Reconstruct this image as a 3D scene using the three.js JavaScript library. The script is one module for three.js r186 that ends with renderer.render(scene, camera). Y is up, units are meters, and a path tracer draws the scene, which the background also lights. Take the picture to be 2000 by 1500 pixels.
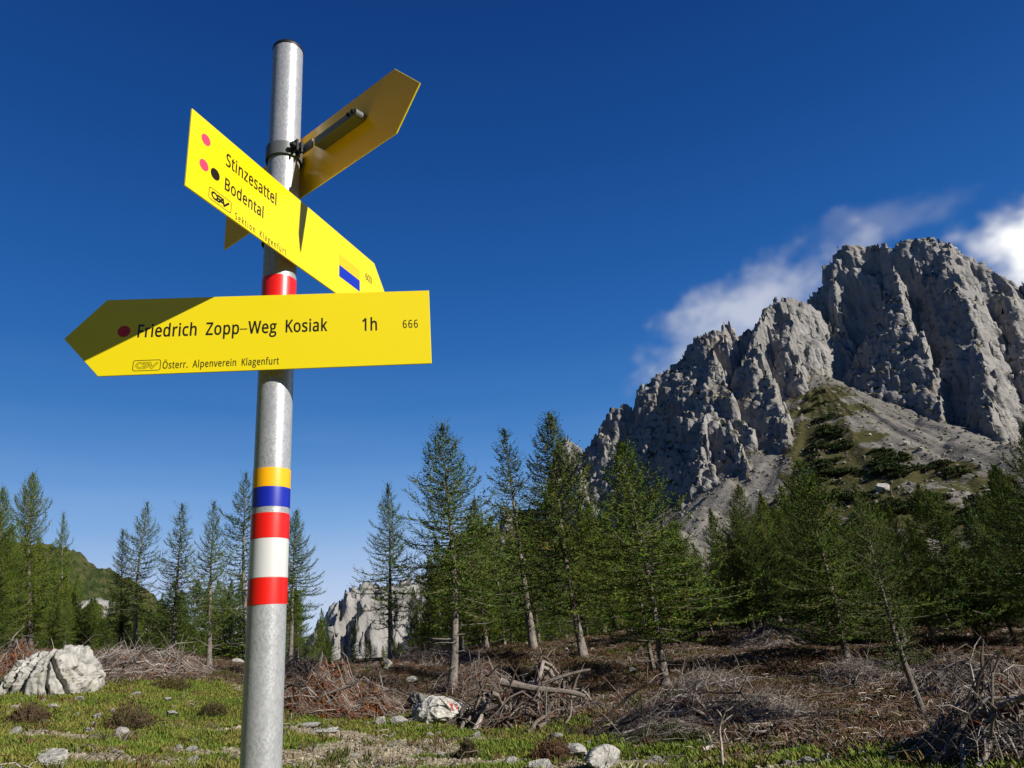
import * as THREE from 'three';
import { ImprovedNoise } from 'three/addons/math/ImprovedNoise.js';
import { mergeGeometries, mergeVertices, toCreasedNormals } from 'three/addons/utils/BufferGeometryUtils.js';

// ---------------------------------------------------------------- camera, sky, sun, exposure
const scene = new THREE.Scene();
const FOCAL = 1440.35, PITCH = 0.33861, ROLL = -0.07491, EYE = 1.6;
const camera = new THREE.PerspectiveCamera(2 * Math.atan(750 / FOCAL) * 180 / Math.PI, 4 / 3, 0.05, 9000);
camera.position.set(0, EYE, 0);
camera.rotation.set(PITCH, 0, ROLL, 'XYZ');
camera.updateMatrixWorld(true);
const renderer = new THREE.WebGLRenderer();
renderer.toneMapping = THREE.LinearToneMapping;
renderer.toneMappingExposure = 1.2;
renderer.shadowMap.enabled = true;

const rad = (d) => d * Math.PI / 180;
const SUN_AZ = rad(122.7), SUN_EL = rad(30.5);
const sunDir = new THREE.Vector3(Math.sin(SUN_AZ) * Math.cos(SUN_EL), Math.sin(SUN_EL), -Math.cos(SUN_AZ) * Math.cos(SUN_EL));
const sun = new THREE.DirectionalLight(new THREE.Color(1, 0.95, 0.87), 5.0);
sun.position.copy(sunDir).multiplyScalar(900);
sun.castShadow = true;
sun.shadow.mapSize.set(4096, 4096);
Object.assign(sun.shadow.camera, { left: -500, right: 500, top: 500, bottom: -500, near: 10, far: 2000 });
scene.add(sun, sun.target);

const perlin = new ImprovedNoise();
const n3 = (x, y, z) => perlin.noise(x, y, z);
function fbm(x, y, z, oct = 4) { let s = 0, a = 0.5, f = 1; for (let i = 0; i < oct; i++) { s += a * n3(x * f + i * 17.3, y * f + i * 5.1, z * f - i * 9.7); a *= 0.5; f *= 2.03; } return s; }
function ridged(x, y, z, oct = 4) { let s = 0, a = 0.5, f = 1; for (let i = 0; i < oct; i++) { const v = 1 - Math.abs(n3(x * f + i * 31.7, y * f, z * f + i * 11.9)) * 2; s += a * v; a *= 0.5; f *= 2.1; } return s; }
const clamp = THREE.MathUtils.clamp, lerp = THREE.MathUtils.lerp, smooth = (a, b, x) => { const t = clamp((x - a) / (b - a), 0, 1); return t * t * (3 - 2 * t); };
function rng(seed) { let s = (seed * 2654435761) >>> 0; return () => { s = (s + 0x6d2b79f5) | 0; let t = Math.imul(s ^ (s >>> 15), 1 | s); t = (t + Math.imul(t ^ (t >>> 7), 61 | t)) ^ t; return ((t ^ (t >>> 14)) >>> 0) / 4294967296; }; }

// the sky: clear deep blue air over the horizon, thin cloud banks round the horizon, as radiance
(function makeSky() {
  const W = 2048, H = 1024, SKYK = 1.2, data = new Float32Array(W * H * 4);
  const stops = [[0, .60, .70, .87], [3, .52, .64, .84], [5, .45, .58, .82], [7, .32, .49, .78], [9.5, .20, .395, .73], [12, .122, .305, .66], [15, .070, .232, .57], [18, .042, .18, .50], [22, .027, .14, .44], [28, .0165, .103, .365], [36, .0098, .070, .280], [46, .0064, .047, .212], [60, .0045, .034, .165], [90, .004, .028, .14]].map((q) => [q[0], q[1] / SKYK, q[2] / SKYK, q[3] / SKYK]);
  const cloudAt = (az, el) => {
    // banks: thin torn cloud behind the peak and a thick one to its right, and the like further round
    let a = 0;
    const w1 = fbm(az * .11, el * .16, 3.1, 5), w2 = fbm(az * .33 + 7, el * .45, 8.2, 4), w3 = fbm(az * .9, el * 1.3, 5.5, 3);
    for (const [caz, cel, laz, lel, tilt, dens] of BANKS) {
      let dx = ((az - caz + 540) % 360) - 180; const dy0 = el - cel;
      if (Math.abs(dx) > laz * 2) continue;
      const dy = dy0 - dx * tilt;
      const q = (dx / laz) ** 2 + (dy / (dy > 0 ? lel : lel * .8)) ** 2;
      a = Math.max(a, smooth(-.1, 1.35, 1.06 - q + w1 * 1.0 + w2 * .75 + w3 * .4) * dens);
    }
    return a;
  };
  const BANKS = [[19.5, 22.2, 10.5, 3.7, .31, .52], [30.5, 26.2, 7, 1.5, -.04, .16], [42, 21.0, 8.2, 4.9, -.05, 1.15], [62, 20, 14, 5, .05, .9], [95, 15, 18, 5, .1, .6], [150, 13, 20, 4, -.1, .5], [-95, 14, 18, 4, .08, .45], [-150, 12, 22, 4, -.05, .5]];
  for (let r = 0; r < H; r++) {
    const el = ((r + .5) / H - .5) * 180;
    for (let c = 0; c < W; c++) {
      // column angle measured as the renderer does: x = cos, z = sin
      const t = ((c + .5) / W - .5) * 2 * Math.PI, az = Math.atan2(Math.cos(t), -Math.sin(t)) * 180 / Math.PI;
      const e = clamp(el, 0, 90);
      let k = 0; while (k < stops.length - 2 && e > stops[k + 1][0]) k++;
      const f = clamp((e - stops[k][0]) / (stops[k + 1][0] - stops[k][0]), 0, 1);
      let R = lerp(stops[k][1], stops[k + 1][1], f), Gc = lerp(stops[k][2], stops[k + 1][2], f), B = lerp(stops[k][3], stops[k + 1][3], f);
      if (el > -1) {
        // faint milky veil low in the sky, streaky
        const veil = clamp((1 - e / 22), 0, 1) * (.06 + .34 * fbm(az * .03, e * .30, 1.7, 4) + .1 * Math.cos((az + 60) * Math.PI / 180));
        if (veil > 0) { R = lerp(R, .46 / SKYK, veil); Gc = lerp(Gc, .59 / SKYK, veil); B = lerp(B, .81 / SKYK, veil); }
        const a = e > 4 && e < 42 ? clamp(cloudAt(az, e), 0, 1) : 0;
        if (a > 0) { const b = .62 + .4 * a; R = lerp(R, 1.12 / SKYK * b, a); Gc = lerp(Gc, 1.12 / SKYK * b, a); B = lerp(B, 1.12 / SKYK * b, a); }
      } else { R = .12; Gc = .13; B = .11; }
      const o = (r * W + c) * 4; data[o] = R; data[o + 1] = Gc; data[o + 2] = B; data[o + 3] = 1;
    }
  }
  const tex = new THREE.DataTexture(data, W, H, THREE.RGBAFormat, THREE.FloatType);
  tex.mapping = THREE.EquirectangularReflectionMapping; tex.magFilter = THREE.LinearFilter; tex.needsUpdate = true;
  scene.background = tex; scene.environment = tex;
})();

// ---------------------------------------------------------------- helpers
const natural = (o) => new THREE.MeshPhysicalMaterial({ specularIntensity: .18, ...o }); // rock, soil, bark and leaves: hardly any gloss
const used = new Map();
function numbered(name) { const k = used.get(name) ?? 0; used.set(name, k + 1); return k ? name + '_' + String(k).padStart(3, '0') : name; }
function finish(o) { o.traverse((m) => { if (m.isMesh) { m.castShadow = true; m.receiveShadow = true; } }); return o; }
function thing(name, label, category, group) { const g = new THREE.Group(); g.name = numbered(name); g.userData = { label, category }; if (group) g.userData.group = group; scene.add(g); return g; }
function part(parent, name, geo, mat, kind) { const m = new THREE.Mesh(geo, mat); m.name = name; if (kind) m.userData.kind = kind; m.castShadow = m.receiveShadow = true; parent.add(m); return m; }
function single(name, geo, mat, label, category, group) { const m = new THREE.Mesh(geo, mat); m.name = numbered(name); m.userData = { label, category }; if (group) m.userData.group = group; m.castShadow = m.receiveShadow = true; scene.add(m); return m; }
function structure(name, geo, mat) { const m = new THREE.Mesh(geo, mat); m.name = numbered(name); m.userData = { kind: 'structure' }; m.castShadow = m.receiveShadow = true; scene.add(m); return m; }
function copyOf(o, label, group) { const c = o.clone(); c.name = numbered(o.name.replace(/_\d\d\d$/, '')); c.userData = { ...o.userData }; if (label) c.userData.label = label; if (group) c.userData.group = group; scene.add(c); return c; }

// direction of a bearing seen in the survey photograph, and the point at a plan distance along it
const V = (x, y, z) => new THREE.Vector3(x, y, z);
function dirOf(px, py) { return V((px - 1000) / FOCAL, -(py - 750) / FOCAL, -1).applyMatrix4(new THREE.Matrix4().makeRotationFromEuler(camera.rotation)).normalize(); }
function at(px, py, d) { const r = dirOf(px, py), k = d / Math.hypot(r.x, r.z); return V(r.x * k, EYE + r.y * k, r.z * k); }
function march(px, py, hf, d0, d1, step) {
  const r = dirOf(px, py), hz = Math.hypot(r.x, r.z);
  for (let d = d0; d < d1; d += step) {
    const x = r.x / hz * d, z = r.z / hz * d;
    if (EYE + r.y / hz * d < hf(x, z)) { let a = d - step, b = d; for (let i = 0; i < 8; i++) { const m = (a + b) / 2; if (EYE + r.y / hz * m < hf(r.x / hz * m, r.z / hz * m)) b = m; else a = m; } return V(r.x / hz * b, hf(r.x / hz * b, r.z / hz * b), r.z / hz * b); }
  }
  return null;
}

class Mesher {
  constructor() { this.p = []; this.c = []; this.i = []; this.u = []; }
  get n() { return this.p.length / 3; }
  tube(pts, radii, sides, col, vary) {
    const base = this.n, t = V(0, 0, 0), a = V(0, 0, 0), b = V(0, 0, 0), up = V(0.31, 0.83, 0.46); let len = 0;
    for (let k = 0; k < pts.length; k++) {
      t.subVectors(pts[Math.min(k + 1, pts.length - 1)], pts[Math.max(k - 1, 0)]).normalize();
      if (k) len += pts[k].distanceTo(pts[k - 1]);
      a.crossVectors(t, Math.abs(t.dot(up)) > .95 ? V(1, 0, 0) : up).normalize(); b.crossVectors(t, a);
      for (let s = 0; s <= sides; s++) {
        const q = s / sides * Math.PI * 2, cs = Math.cos(q) * radii[k], sn = Math.sin(q) * radii[k];
        this.p.push(pts[k].x + a.x * cs + b.x * sn, pts[k].y + a.y * cs + b.y * sn, pts[k].z + a.z * cs + b.z * sn);
        const m = vary ? vary(k, s) : 1; this.c.push(col[0] * m, col[1] * m, col[2] * m);
        this.u.push(s / sides * 2 * Math.PI * radii[0], len);
      }
    }
    for (let k = 0; k < pts.length - 1; k++) for (let s = 0; s < sides; s++) { const o = base + k * (sides + 1) + s, q = o + sides + 1; this.i.push(o, q, o + 1, o + 1, q, q + 1); }
  }
  tri(a, b, c, col) { const o = this.n; this.p.push(a.x, a.y, a.z, b.x, b.y, b.z, c.x, c.y, c.z); for (let k = 0; k < 3; k++) this.c.push(col[0], col[1], col[2]); this.u.push(0, 0, 1, 0, .5, 1); this.i.push(o, o + 1, o + 2); }
  tri9(ax, ay, az, bx, by, bz, cx, cy, cz, col) { const o = this.p.length / 3; this.p.push(ax, ay, az, bx, by, bz, cx, cy, cz); this.c.push(col[0], col[1], col[2], col[0], col[1], col[2], col[0], col[1], col[2]); this.u.push(0, 0, 1, 0, .5, 1); this.i.push(o, o + 1, o + 2); }
  build() {
    const g = new THREE.BufferGeometry();
    g.setAttribute('position', new THREE.Float32BufferAttribute(this.p, 3)); g.setAttribute('color', new THREE.Float32BufferAttribute(this.c, 3)); g.setAttribute('uv', new THREE.Float32BufferAttribute(this.u, 2));
    g.setIndex(this.i); g.computeVertexNormals(); return g;
  }
}
// tileable noise textures
function noiseTexture(size, fn, repeat, srgb) {
  const d = new Uint8Array(size * size * 4);
  for (let y = 0; y < size; y++) for (let x = 0; x < size; x++) { const v = fn(x / size, y / size), o = (y * size + x) * 4; const a = Array.isArray(v) ? v : [v, v, v]; for (let c = 0; c < 3; c++) d[o + c] = clamp(a[c], 0, 1) * 255; d[o + 3] = 255; }
  const t = new THREE.DataTexture(d, size, size); t.wrapS = t.wrapT = THREE.RepeatWrapping; t.magFilter = THREE.LinearFilter; t.minFilter = THREE.LinearMipmapLinearFilter; t.generateMipmaps = true; t.repeat.set(repeat[0], repeat[1]); if (srgb) t.colorSpace = THREE.SRGBColorSpace; t.needsUpdate = true; return t;
}
const tile = (u, v, f, seed, oct) => { // fbm on a torus of whole cells, so that it repeats
  let s = 0, a = .5; for (let o = 0; o < oct; o++) { const F = f * 2 ** o; const x = u * F, y = v * F; const X = x - F, Y = y - F; s += a * ((n3(x, y, seed + o) * (1 - u) + n3(X, y, seed + o) * u) * (1 - v) + (n3(x, Y, seed + o) * (1 - u) + n3(X, Y, seed + o) * u) * v); a *= .55; } return s;
};
const rockBump = noiseTexture(512, (u, v) => .5 + .5 * (tile(u, v, 8, 1.3, 5) * 1.2 - Math.abs(tile(u, v, 5, 7.7, 3)) * 1.4 + .2), [1, 1]);
const rockTone = noiseTexture(512, (u, v) => { const q = .86 + .3 * tile(u, v, 6, 4.2, 6); return [q, q * .992, q * .975]; }, [1, 1]);
const lichenTone = noiseTexture(512, (u, v) => { const t = tile(u, v, 5, 3.7, 5), f = tile(u, v, 22, 8.4, 4); let q = .92 + .22 * tile(u, v, 9, 5.2, 5); if (t + f * .55 > .13) q *= .62; if (f > .22) q *= .6; return [q, q * .99, q * .96]; }, [1, 1]);
const barkBump = noiseTexture(256, (u, v) => .5 + .6 * tile(u, v * .5, 10, 2.2, 4) - .6 * Math.abs(tile(u, v, 12, 9.1, 3)), [1, 1]);
const barkTone = noiseTexture(256, (u, v) => { const t = tile(u, v, 6, 3.1, 4), f = tile(u, v * .5, 16, 7.4, 3); let q = .95 + .3 * f; if (t + f * .5 > .10) q *= .58; return [q, q * .98, q * .95]; }, [1, 1]);
const reTex = (t, x, y) => { const c = t.clone(); c.repeat.set(x, y); c.needsUpdate = true; return c; };

// ---------------------------------------------------------------- ground
// survey points: bearing in the photograph and plan distance in metres of spots on the ground
const survey = [[0, 1500, 11], [250, 1500, 11.5], [500, 1500, 12], [750, 1500, 12], [1000, 1500, 11.5], [1250, 1500, 10.5], [1500, 1500, 9.5], [1750, 1500, 8.7], [2000, 1500, 8.2],
  [0, 1430, 15], [300, 1430, 15], [600, 1440, 14.5], [900, 1440, 14.5], [1200, 1440, 13.5], [1500, 1455, 11.5], [1800, 1450, 10.5], [2000, 1440, 10],
  [95, 1352, 20], [300, 1350, 20], [450, 1330, 24], [650, 1390, 18], [860, 1412, 17], [1050, 1410, 16.5], [1300, 1402, 15], [1500, 1400, 14], [1810, 1412, 12.5], [2000, 1380, 13],
  [0, 1290, 30], [265, 1279, 32], [410, 1308, 29], [565, 1300, 30], [690, 1312, 32], [765, 1294, 30], [880, 1364, 20.5], [1042, 1267, 31], [1140, 1283, 27], [1297, 1351, 19.5], [1275, 1312, 23], [1400, 1244, 30], [1520, 1234, 32], [1655, 1292, 22], [1918, 1259, 24], [2000, 1262, 22],
  [0, 1265, 60], [500, 1290, 60], [700, 1300, 60], [1000, 1250, 60], [1500, 1238, 60], [2000, 1215, 60]].map(([x, y, d]) => at(x, y, d));
for (const [azd, d, y] of [[-80, 12, .3], [-60, 12, .1], [60, 8, 0], [85, 9, .2], [-75, 30, 1.8], [70, 24, 1.2], [-70, 60, 4], [70, 60, 6], [-38, 160, 8], [-15, 160, -6], [0, 160, 0], [20, 160, 3], [40, 160, 4], [-60, 160, 20], [65, 160, 12], [-45, 500, 20], [-12, 500, -20], [20, 500, 0], [50, 500, 0], [-85, 400, 40], [85, 300, 50]]) survey.push(V(Math.sin(rad(azd)) * d, y, -Math.cos(rad(azd)) * d));
const polarOf = (x, z) => [Math.atan2(x, -z) * 1.6, Math.log(Math.max(Math.hypot(x, z), 7))];
const tps = (() => {
  const n = survey.length, pts = survey.map((p) => polarOf(p.x, p.z)), N = n + 3, A = [], b = [];
  const phi = (a, q) => { const r2 = (a[0] - q[0]) ** 2 + (a[1] - q[1]) ** 2; return r2 < 1e-9 ? 0 : .5 * r2 * Math.log(r2); };
  for (let i = 0; i < n; i++) { A.push([...pts.map((q) => phi(pts[i], q)), 1, ...pts[i]]); A[i][i] += .012; b.push(survey[i].y / (.05 * Math.exp(pts[i][1]) + .6)); }
  for (let k = 0; k < 3; k++) { A.push([...pts.map((q) => k ? q[k - 1] : 1), 0, 0, 0]); b.push(0); }
  for (let i = 0; i < N; i++) { let m = i; for (let r = i; r < N; r++) if (Math.abs(A[r][i]) > Math.abs(A[m][i])) m = r; [A[i], A[m]] = [A[m], A[i]];[b[i], b[m]] = [b[m], b[i]]; for (let r = i + 1; r < N; r++) { const f = A[r][i] / A[i][i]; if (f) { for (let c = i; c < N; c++) A[r][c] -= f * A[i][c]; b[r] -= f * b[i]; } } }
  const w = new Array(N); for (let i = N - 1; i >= 0; i--) { let s = b[i]; for (let c = i + 1; c < N; c++) s -= A[i][c] * w[c]; w[i] = s / A[i][i]; }
  return (x, z) => { const q = polarOf(x, z); q[0] = clamp(q[0], -2.6, 2.6); q[1] = Math.min(q[1], 6.4); let s = w[n] + w[n + 1] * q[0] + w[n + 2] * q[1]; for (let i = 0; i < n; i++) s += w[i] * phi(q, pts[i]); return s * (.05 * Math.exp(q[1]) + .6); };
})();
function ground(x, z) {
  const d = Math.hypot(x, z), front = smooth(3, -6, z);
  let h = front > 0 ? tps(x, Math.min(z, -.01)) * front : 0;
  h *= smooth(1, 6.5, d);
  const far = smooth(700, 1500, d); h = lerp(h, -10, far);
  h += (fbm(x * .36 + 5, 2.1, z * .36, 2) * .6) * smooth(16, 20, d) * smooth(60, 40, d) * smooth(-10, -3, x);
  const k = clamp(d / 30, .4, 6);
  h += (fbm(x * .5, 1.1, z * .5, 3) * .22 + fbm(x * 2.1, 4.1, z * 2.1, 2) * .07) * (d < 45 ? 1 : k);
  return h;
}
const onGround = (px, py) => march(px, py, ground, 6, 70, .12);

// what covers the ground: weights of grass, dry litter, gravel
const G = (px, py) => { const p = onGround(px, py); return p ?? at(px, py, 30); };
const gravelSpots = [[740, 1466, 1.15, .8], [800, 1490, 1.0, .5], [690, 1445, .5, .3], [610, 1430, .9, .32], [870, 1450, .8, .3], [770, 1500, 1.4, .5], [450, 1425, .8, .3], [1150, 1497, .9, .35], [380, 1470, .35, .2], [980, 1490, .6, .3], [550, 1480, 1.1, .35], [200, 1485, .8, .25], [120, 1440, .6, .25], [1290, 1500, 1.0, .25], [1560, 1495, .7, .2], [660, 1490, .8, .3]].map(([x, y, rx, rz]) => { const p = G(x, y); return [p.x, p.z, rx, rz]; });
const litterLine = [[-200, 1300], [0, 1330], [160, 1345], [370, 1325], [470, 1335], [560, 1395], [700, 1398], [800, 1400], [900, 1412], [1100, 1413], [1250, 1425], [1400, 1452], [1550, 1462], [1800, 1462], [2000, 1452], [2200, 1430]].map(([x, y]) => { const p = x >= 0 && x <= 2000 ? G(x, y) : at(x, y, x < 0 ? 24 : 9.5); return [Math.atan2(p.x, -p.z), Math.hypot(p.x, p.z)]; });
function litterEdge(az) { const L = litterLine; if (az <= L[0][0]) return L[0][1]; for (let i = 1; i < L.length; i++) if (az < L[i][0]) return lerp(L[i - 1][1], L[i][1], (az - L[i - 1][0]) / (L[i][0] - L[i - 1][0])); return L[L.length - 1][1]; }
function cover(x, z) {
  const d = Math.hypot(x, z), az = Math.atan2(x, -z);
  const w = fbm(x * .9, 2.2, z * .9, 3), w2 = fbm(x * 2.7, 6.2, z * 2.7, 3);
  let gravel = 0; for (const [gx, gz, rx, rz] of gravelSpots) { const q = ((x - gx) / rx) ** 2 + ((z - gz) / rz) ** 2; gravel = Math.max(gravel, smooth(1.9, .7, q - w * 1.6 - w2 * 1.2)); }
  const litter = smooth(-.5, .7, d - litterEdge(az) + w * 3.2 + w2 * 1.2);
  const dry = smooth(-.10, .22, w * .8 + w2 * .5 + (az < -.1 ? .07 : -.03));
  return { gravel, litter, dry, w, w2, d, az };
}
const C = { green: [.088, .135, .022], olive: [.135, .135, .03], dryg: [.17, .13, .052], brown: [.088, .060, .030], soil: [.062, .043, .028], gravel: [.58, .49, .37], far: [.05, .065, .025] };
const mix3 = (a, b, t) => [lerp(a[0], b[0], t), lerp(a[1], b[1], t), lerp(a[2], b[2], t)];
function groundColour(x, z) {
  const c = cover(x, z);
  let k = mix3(C.green, C.olive, smooth(-.2, .3, c.w2 + c.w * .6)); k = mix3(k, C.dryg, c.dry * .55);
  const lit = mix3(C.brown, mix3(C.soil, C.olive, smooth(.0, .25, c.w)), smooth(-.1, .35, c.w2));
  k = mix3(k, lit, c.litter); k = mix3(k, C.gravel, c.gravel * (1 - c.litter * .7) * (.75 + .5 * n3(x * 9, 3, z * 9)));
  const v = 1 + .5 * n3(x * 6.5, 1.5, z * 6.5) + .35 * n3(x * 15, 8.5, z * 15);
  return [k[0] * v, k[1] * v, k[2] * v];
}
(function groundMesh() {
  const axis = (lo, hi, dense, a, b) => { const o = []; let x = a; while (x <= b) { o.push(x); x += dense; } let s = dense; x = a; const left = []; while (x > lo) { s *= 1.16; x -= s; left.push(x); } s = dense; x = o[o.length - 1]; while (x < hi) { s *= 1.16; x += s; o.push(x); } return [...left.reverse(), ...o]; };
  const xs = axis(-4000, 4000, .17, -17, 17), zs = axis(-4000, 1500, .17, -34, -6), nx = xs.length, nz = zs.length;
  const pos = new Float32Array(nx * nz * 3), col = new Float32Array(nx * nz * 3), uv = new Float32Array(nx * nz * 2), idx = [];
  for (let j = 0; j < nz; j++) for (let i = 0; i < nx; i++) {
    const o = j * nx + i, x = xs[i], z = zs[j]; pos[o * 3] = x; pos[o * 3 + 1] = ground(x, z); pos[o * 3 + 2] = z; const k = groundColour(x, z); col[o * 3] = k[0]; col[o * 3 + 1] = k[1]; col[o * 3 + 2] = k[2]; uv[o * 2] = x; uv[o * 2 + 1] = z;
    if (i < nx - 1 && j < nz - 1) idx.push(o, o + nx, o + 1, o + 1, o + nx, o + nx + 1);
  }
  const g = new THREE.BufferGeometry(); g.setAttribute('position', new THREE.BufferAttribute(pos, 3)); g.setAttribute('color', new THREE.BufferAttribute(col, 3)); g.setAttribute('uv', new THREE.BufferAttribute(uv, 2)); g.setIndex(idx); g.computeVertexNormals();
  structure('ground', g, natural({ vertexColors: true, roughness: 1, bumpMap: reTex(rockBump, .9, .9), bumpScale: .05 }));
})();

// ---------------------------------------------------------------- mountains
// a rock massif is the upper hull of crests: polylines through summit and rib points, with steep walls falling away on both sides
function crest(list, wallL, wallR = wallL) { return { pts: list.map(([x, y, d]) => at(x, y, d)), wallL, wallR }; }
function crestHeight(cr, x, z) {
  let best = -1e9; const P = cr.pts;
  for (let i = 0; i < P.length - 1; i++) {
    const a = P[i], b = P[i + 1], dx = b.x - a.x, dz = b.z - a.z, l2 = dx * dx + dz * dz, t = clamp(((x - a.x) * dx + (z - a.z) * dz) / l2, 0, 1);
    const ex = x - a.x - dx * t, ez = z - a.z - dz * t, d = Math.sqrt(ex * ex + ez * ez), side = dx * ez - dz * ex;
    const h = a.y + (b.y - a.y) * t - d * (side > 0 ? cr.wallR : cr.wallL) + Math.min(d, 4) * .8;
    if (h > best) best = h;
  }
  return best;
}
const MAIN = [
  crest([[1566, 582, 512], [1580, 592, 510], [1605, 545, 508], [1615, 510, 506], [1645, 473, 503], [1700, 470, 498], [1745, 480, 492], [1770, 462, 488], [1810, 459, 484], [1845, 473, 480], [1875, 502, 477], [1905, 510, 476], [1960, 532, 474], [2010, 560, 472], [2100, 610, 470], [2260, 720, 460]], 3.2, 3.6),
  crest([[1640, 474, 503], [1625, 545, 492], [1632, 600, 482], [1650, 640, 474]], 5, 3.4),
  crest([[1745, 480, 492], [1758, 545, 470], [1784, 645, 440], [1808, 735, 412], [1838, 828, 378]], 9, 1.45),
  crest([[1845, 473, 480], [1885, 590, 446], [1926, 720, 404], [1960, 858, 358]], 3.2, 1.5),
  crest([[1960, 532, 474], [1990, 640, 444], [2024, 790, 398], [2050, 900, 356]], 3, 1.6),
  crest([[1802, 752, 414], [1814, 802, 396], [1850, 828, 380], [1868, 842, 370]], 6, 2.4),
  // the lower ridge to the left
  crest([[1580, 592, 490], [1548, 578, 470], [1520, 573, 466], [1500, 602, 466], [1462, 640, 466], [1432, 656, 466]], 3.0),
  crest([[1434, 655, 466], [1424, 645, 466], [1410, 622, 466], [1400, 640, 466], [1376, 642, 467], [1362, 664, 468], [1344, 670, 469], [1335, 692, 470], [1310, 715, 471], [1265, 740, 474], [1242, 786, 476]], 3.4),
  crest([[1245, 802, 476], [1232, 790, 477], [1215, 784, 478], [1172, 830, 480], [1157, 874, 481]], 3.0),
  crest([[1157, 878, 481], [1128, 864, 482], [1105, 848, 484], [1088, 872, 486], [1074, 930, 488], [1050, 990, 490], [960, 1015, 494], [880, 1050, 498]], 3.4),
  crest([[1500, 602, 466], [1476, 648, 448], [1490, 700, 428], [1515, 765, 402], [1542, 830, 374]], 9, 1.6),
  crest([[1520, 574, 466], [1538, 640, 452], [1556, 700, 438]], 6, 2.0),
  crest([[1310, 716, 471], [1352, 742, 446], [1386, 788, 420], [1422, 842, 392], [1454, 893, 358]], 9, 1.5),
  crest([[1376, 643, 467], [1396, 700, 446], [1432, 770, 418], [1460, 840, 386]], 7, 1.5),
  crest([[1386, 790, 418], [1366, 836, 398], [1362, 880, 382], [1392, 940, 356]], 9, 1.7),
  crest([[1242, 788, 476], [1262, 850, 456], [1290, 930, 424], [1315, 985, 396]], 7, 2.6),
  crest([[1172, 832, 480], [1198, 862, 462], [1226, 915, 436], [1245, 965, 412]], 8, 1.8),
  crest([[1128, 866, 482], [1138, 920, 464], [1160, 985, 432]], 6, 2.0),
  crest([[1690, 768, 440], [1710, 792, 420], [1724, 815, 408]], 5, 2.0),
];
const SCREE = [[1588, 727, 446, .74], [1560, 790, 420, .74], [1532, 836, 398, .74], [1480, 876, 372, .74], [1424, 935, 346, .74], [1370, 985, 324, .74], [1322, 1036, 302, .7], [1640, 772, 424, .64], [1690, 792, 412, .64], [1740, 802, 400, .64], [1800, 814, 388, .64], [1870, 846, 360, .62], [1960, 866, 344, .62], [2060, 895, 336, .62], [2200, 965, 330, .62], [1325, 1000, 372, .62], [1250, 1020, 390, .6], [1120, 1060, 410, .6], [1000, 1110, 420, .6]].map(([x, y, d, s]) => ({ p: at(x, y, d), s }));
const massifRock = (x, z) => { let h = -1e9; for (const c of MAIN) { const v = crestHeight(c, x, z); if (v > h) h = v; } return h; };
const massifScree = (x, z) => { let h = -1e9; for (const { p, s } of SCREE) { const d = Math.hypot(x - p.x, z - p.z), v = p.y - d * s + d * d * .00032; if (v > h) h = v; } const a0 = SCREE[0].p; return h + fbm(x * .05, 3.3, z * .05, 3) * 2.2 + fbm(x * .3, 1.3, z * .3, 3) * .7 + fbm(Math.atan2(x - a0.x, z - a0.z) * 13, 2.2, Math.hypot(x - a0.x, z - a0.z) * .01, 3) * 3.0; };
const hash3 = (i, j, k) => { let h = Math.imul(i, 374761393) ^ Math.imul(j, 668265263) ^ Math.imul(k, 2147483647 - 5381); h = Math.imul(h ^ (h >>> 13), 1274126177); return (h ^ (h >>> 16)) >>> 0; };
// the fracture block that a point of rock belongs to: three random numbers of its own
function block(x, y, z) {
  const i0 = Math.floor(x), j0 = Math.floor(y), k0 = Math.floor(z); let best = 9, id = 0;
  for (let i = -1; i < 2; i++) for (let j = -1; j < 2; j++) for (let k = -1; k < 2; k++) { const h = hash3(i0 + i, j0 + j, k0 + k), dx = i0 + i + (h & 255) / 255 - x, dy = j0 + j + ((h >> 8) & 255) / 255 - y, dz = k0 + k + ((h >> 16) & 255) / 255 - z, d = dx * dx + dy * dy + dz * dz; if (d < best) { best = d; id = h; } }
  const q = hash3(id, 7, 11); return [(q & 255) / 255 - .5, ((q >> 8) & 255) / 255 - .5, ((q >> 16) & 255) / 255 - .5];
}
function massif(x, z) {
  const w1 = fbm(x * .018, 2.0, z * .018, 3), w2 = fbm(x * .018 + 40, 9.0, z * .018, 3);
  const rx = x + w1 * 10, rz = z + w2 * 10;
  const h0 = massifRock(rx, rz);
  const s = massifScree(x, z);
  if (h0 < s - 25) return [s, 0];
  // ribs, chimneys and broken ledges shift the wall in plan; the shift changes slowly with height
  const hy = h0 * .35;
  const a = ridged(x * .042, hy * .018, z * .042, 4) - .5, b = ridged(x * .12, hy * .06, z * .12 + 9, 3) - .5, c = fbm(x * .32, h0 * .22, z * .32, 3);
  const e = fbm(x * .05 + 20, hy * .03, z * .05, 2);
  const wx = x + c * 3, wz = z + b * 3, tl = x * .5 + z * .2;
  const k1 = block(wx / 13, (h0 + tl * .6) / 26, wz / 13), k2 = block(wx / 5.2, (h0 + tl * .5) / 9, wz / 5.2);
  let h = massifRock(rx + a * 1.2 + e * 6 + b * 1.6 + c * 1.2 + k1[0] * 3.6 + k2[0] * 1.9, rz + a * 1.6 - e * 5 + b * 1.8 + c * 1.2 + k1[1] * 3.6 + k2[1] * 1.9) + k1[2] * 3.6 + k2[2] * 2.2;
  const st = 5.5, q = (h + x * .4 + fbm(x * .03, 7, z * .03, 2) * 9) / st; h += (Math.sin(q * Math.PI * 2) * .15 + Math.sin(q * 17.1) * .05) * st;
  h += b * 1.8 + c * 1.8 + a * 1.2 - .8;
  return h > s ? [h, 1] : [s, 0];
}
const massifH = (x, z) => massif(x, z)[0];
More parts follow.
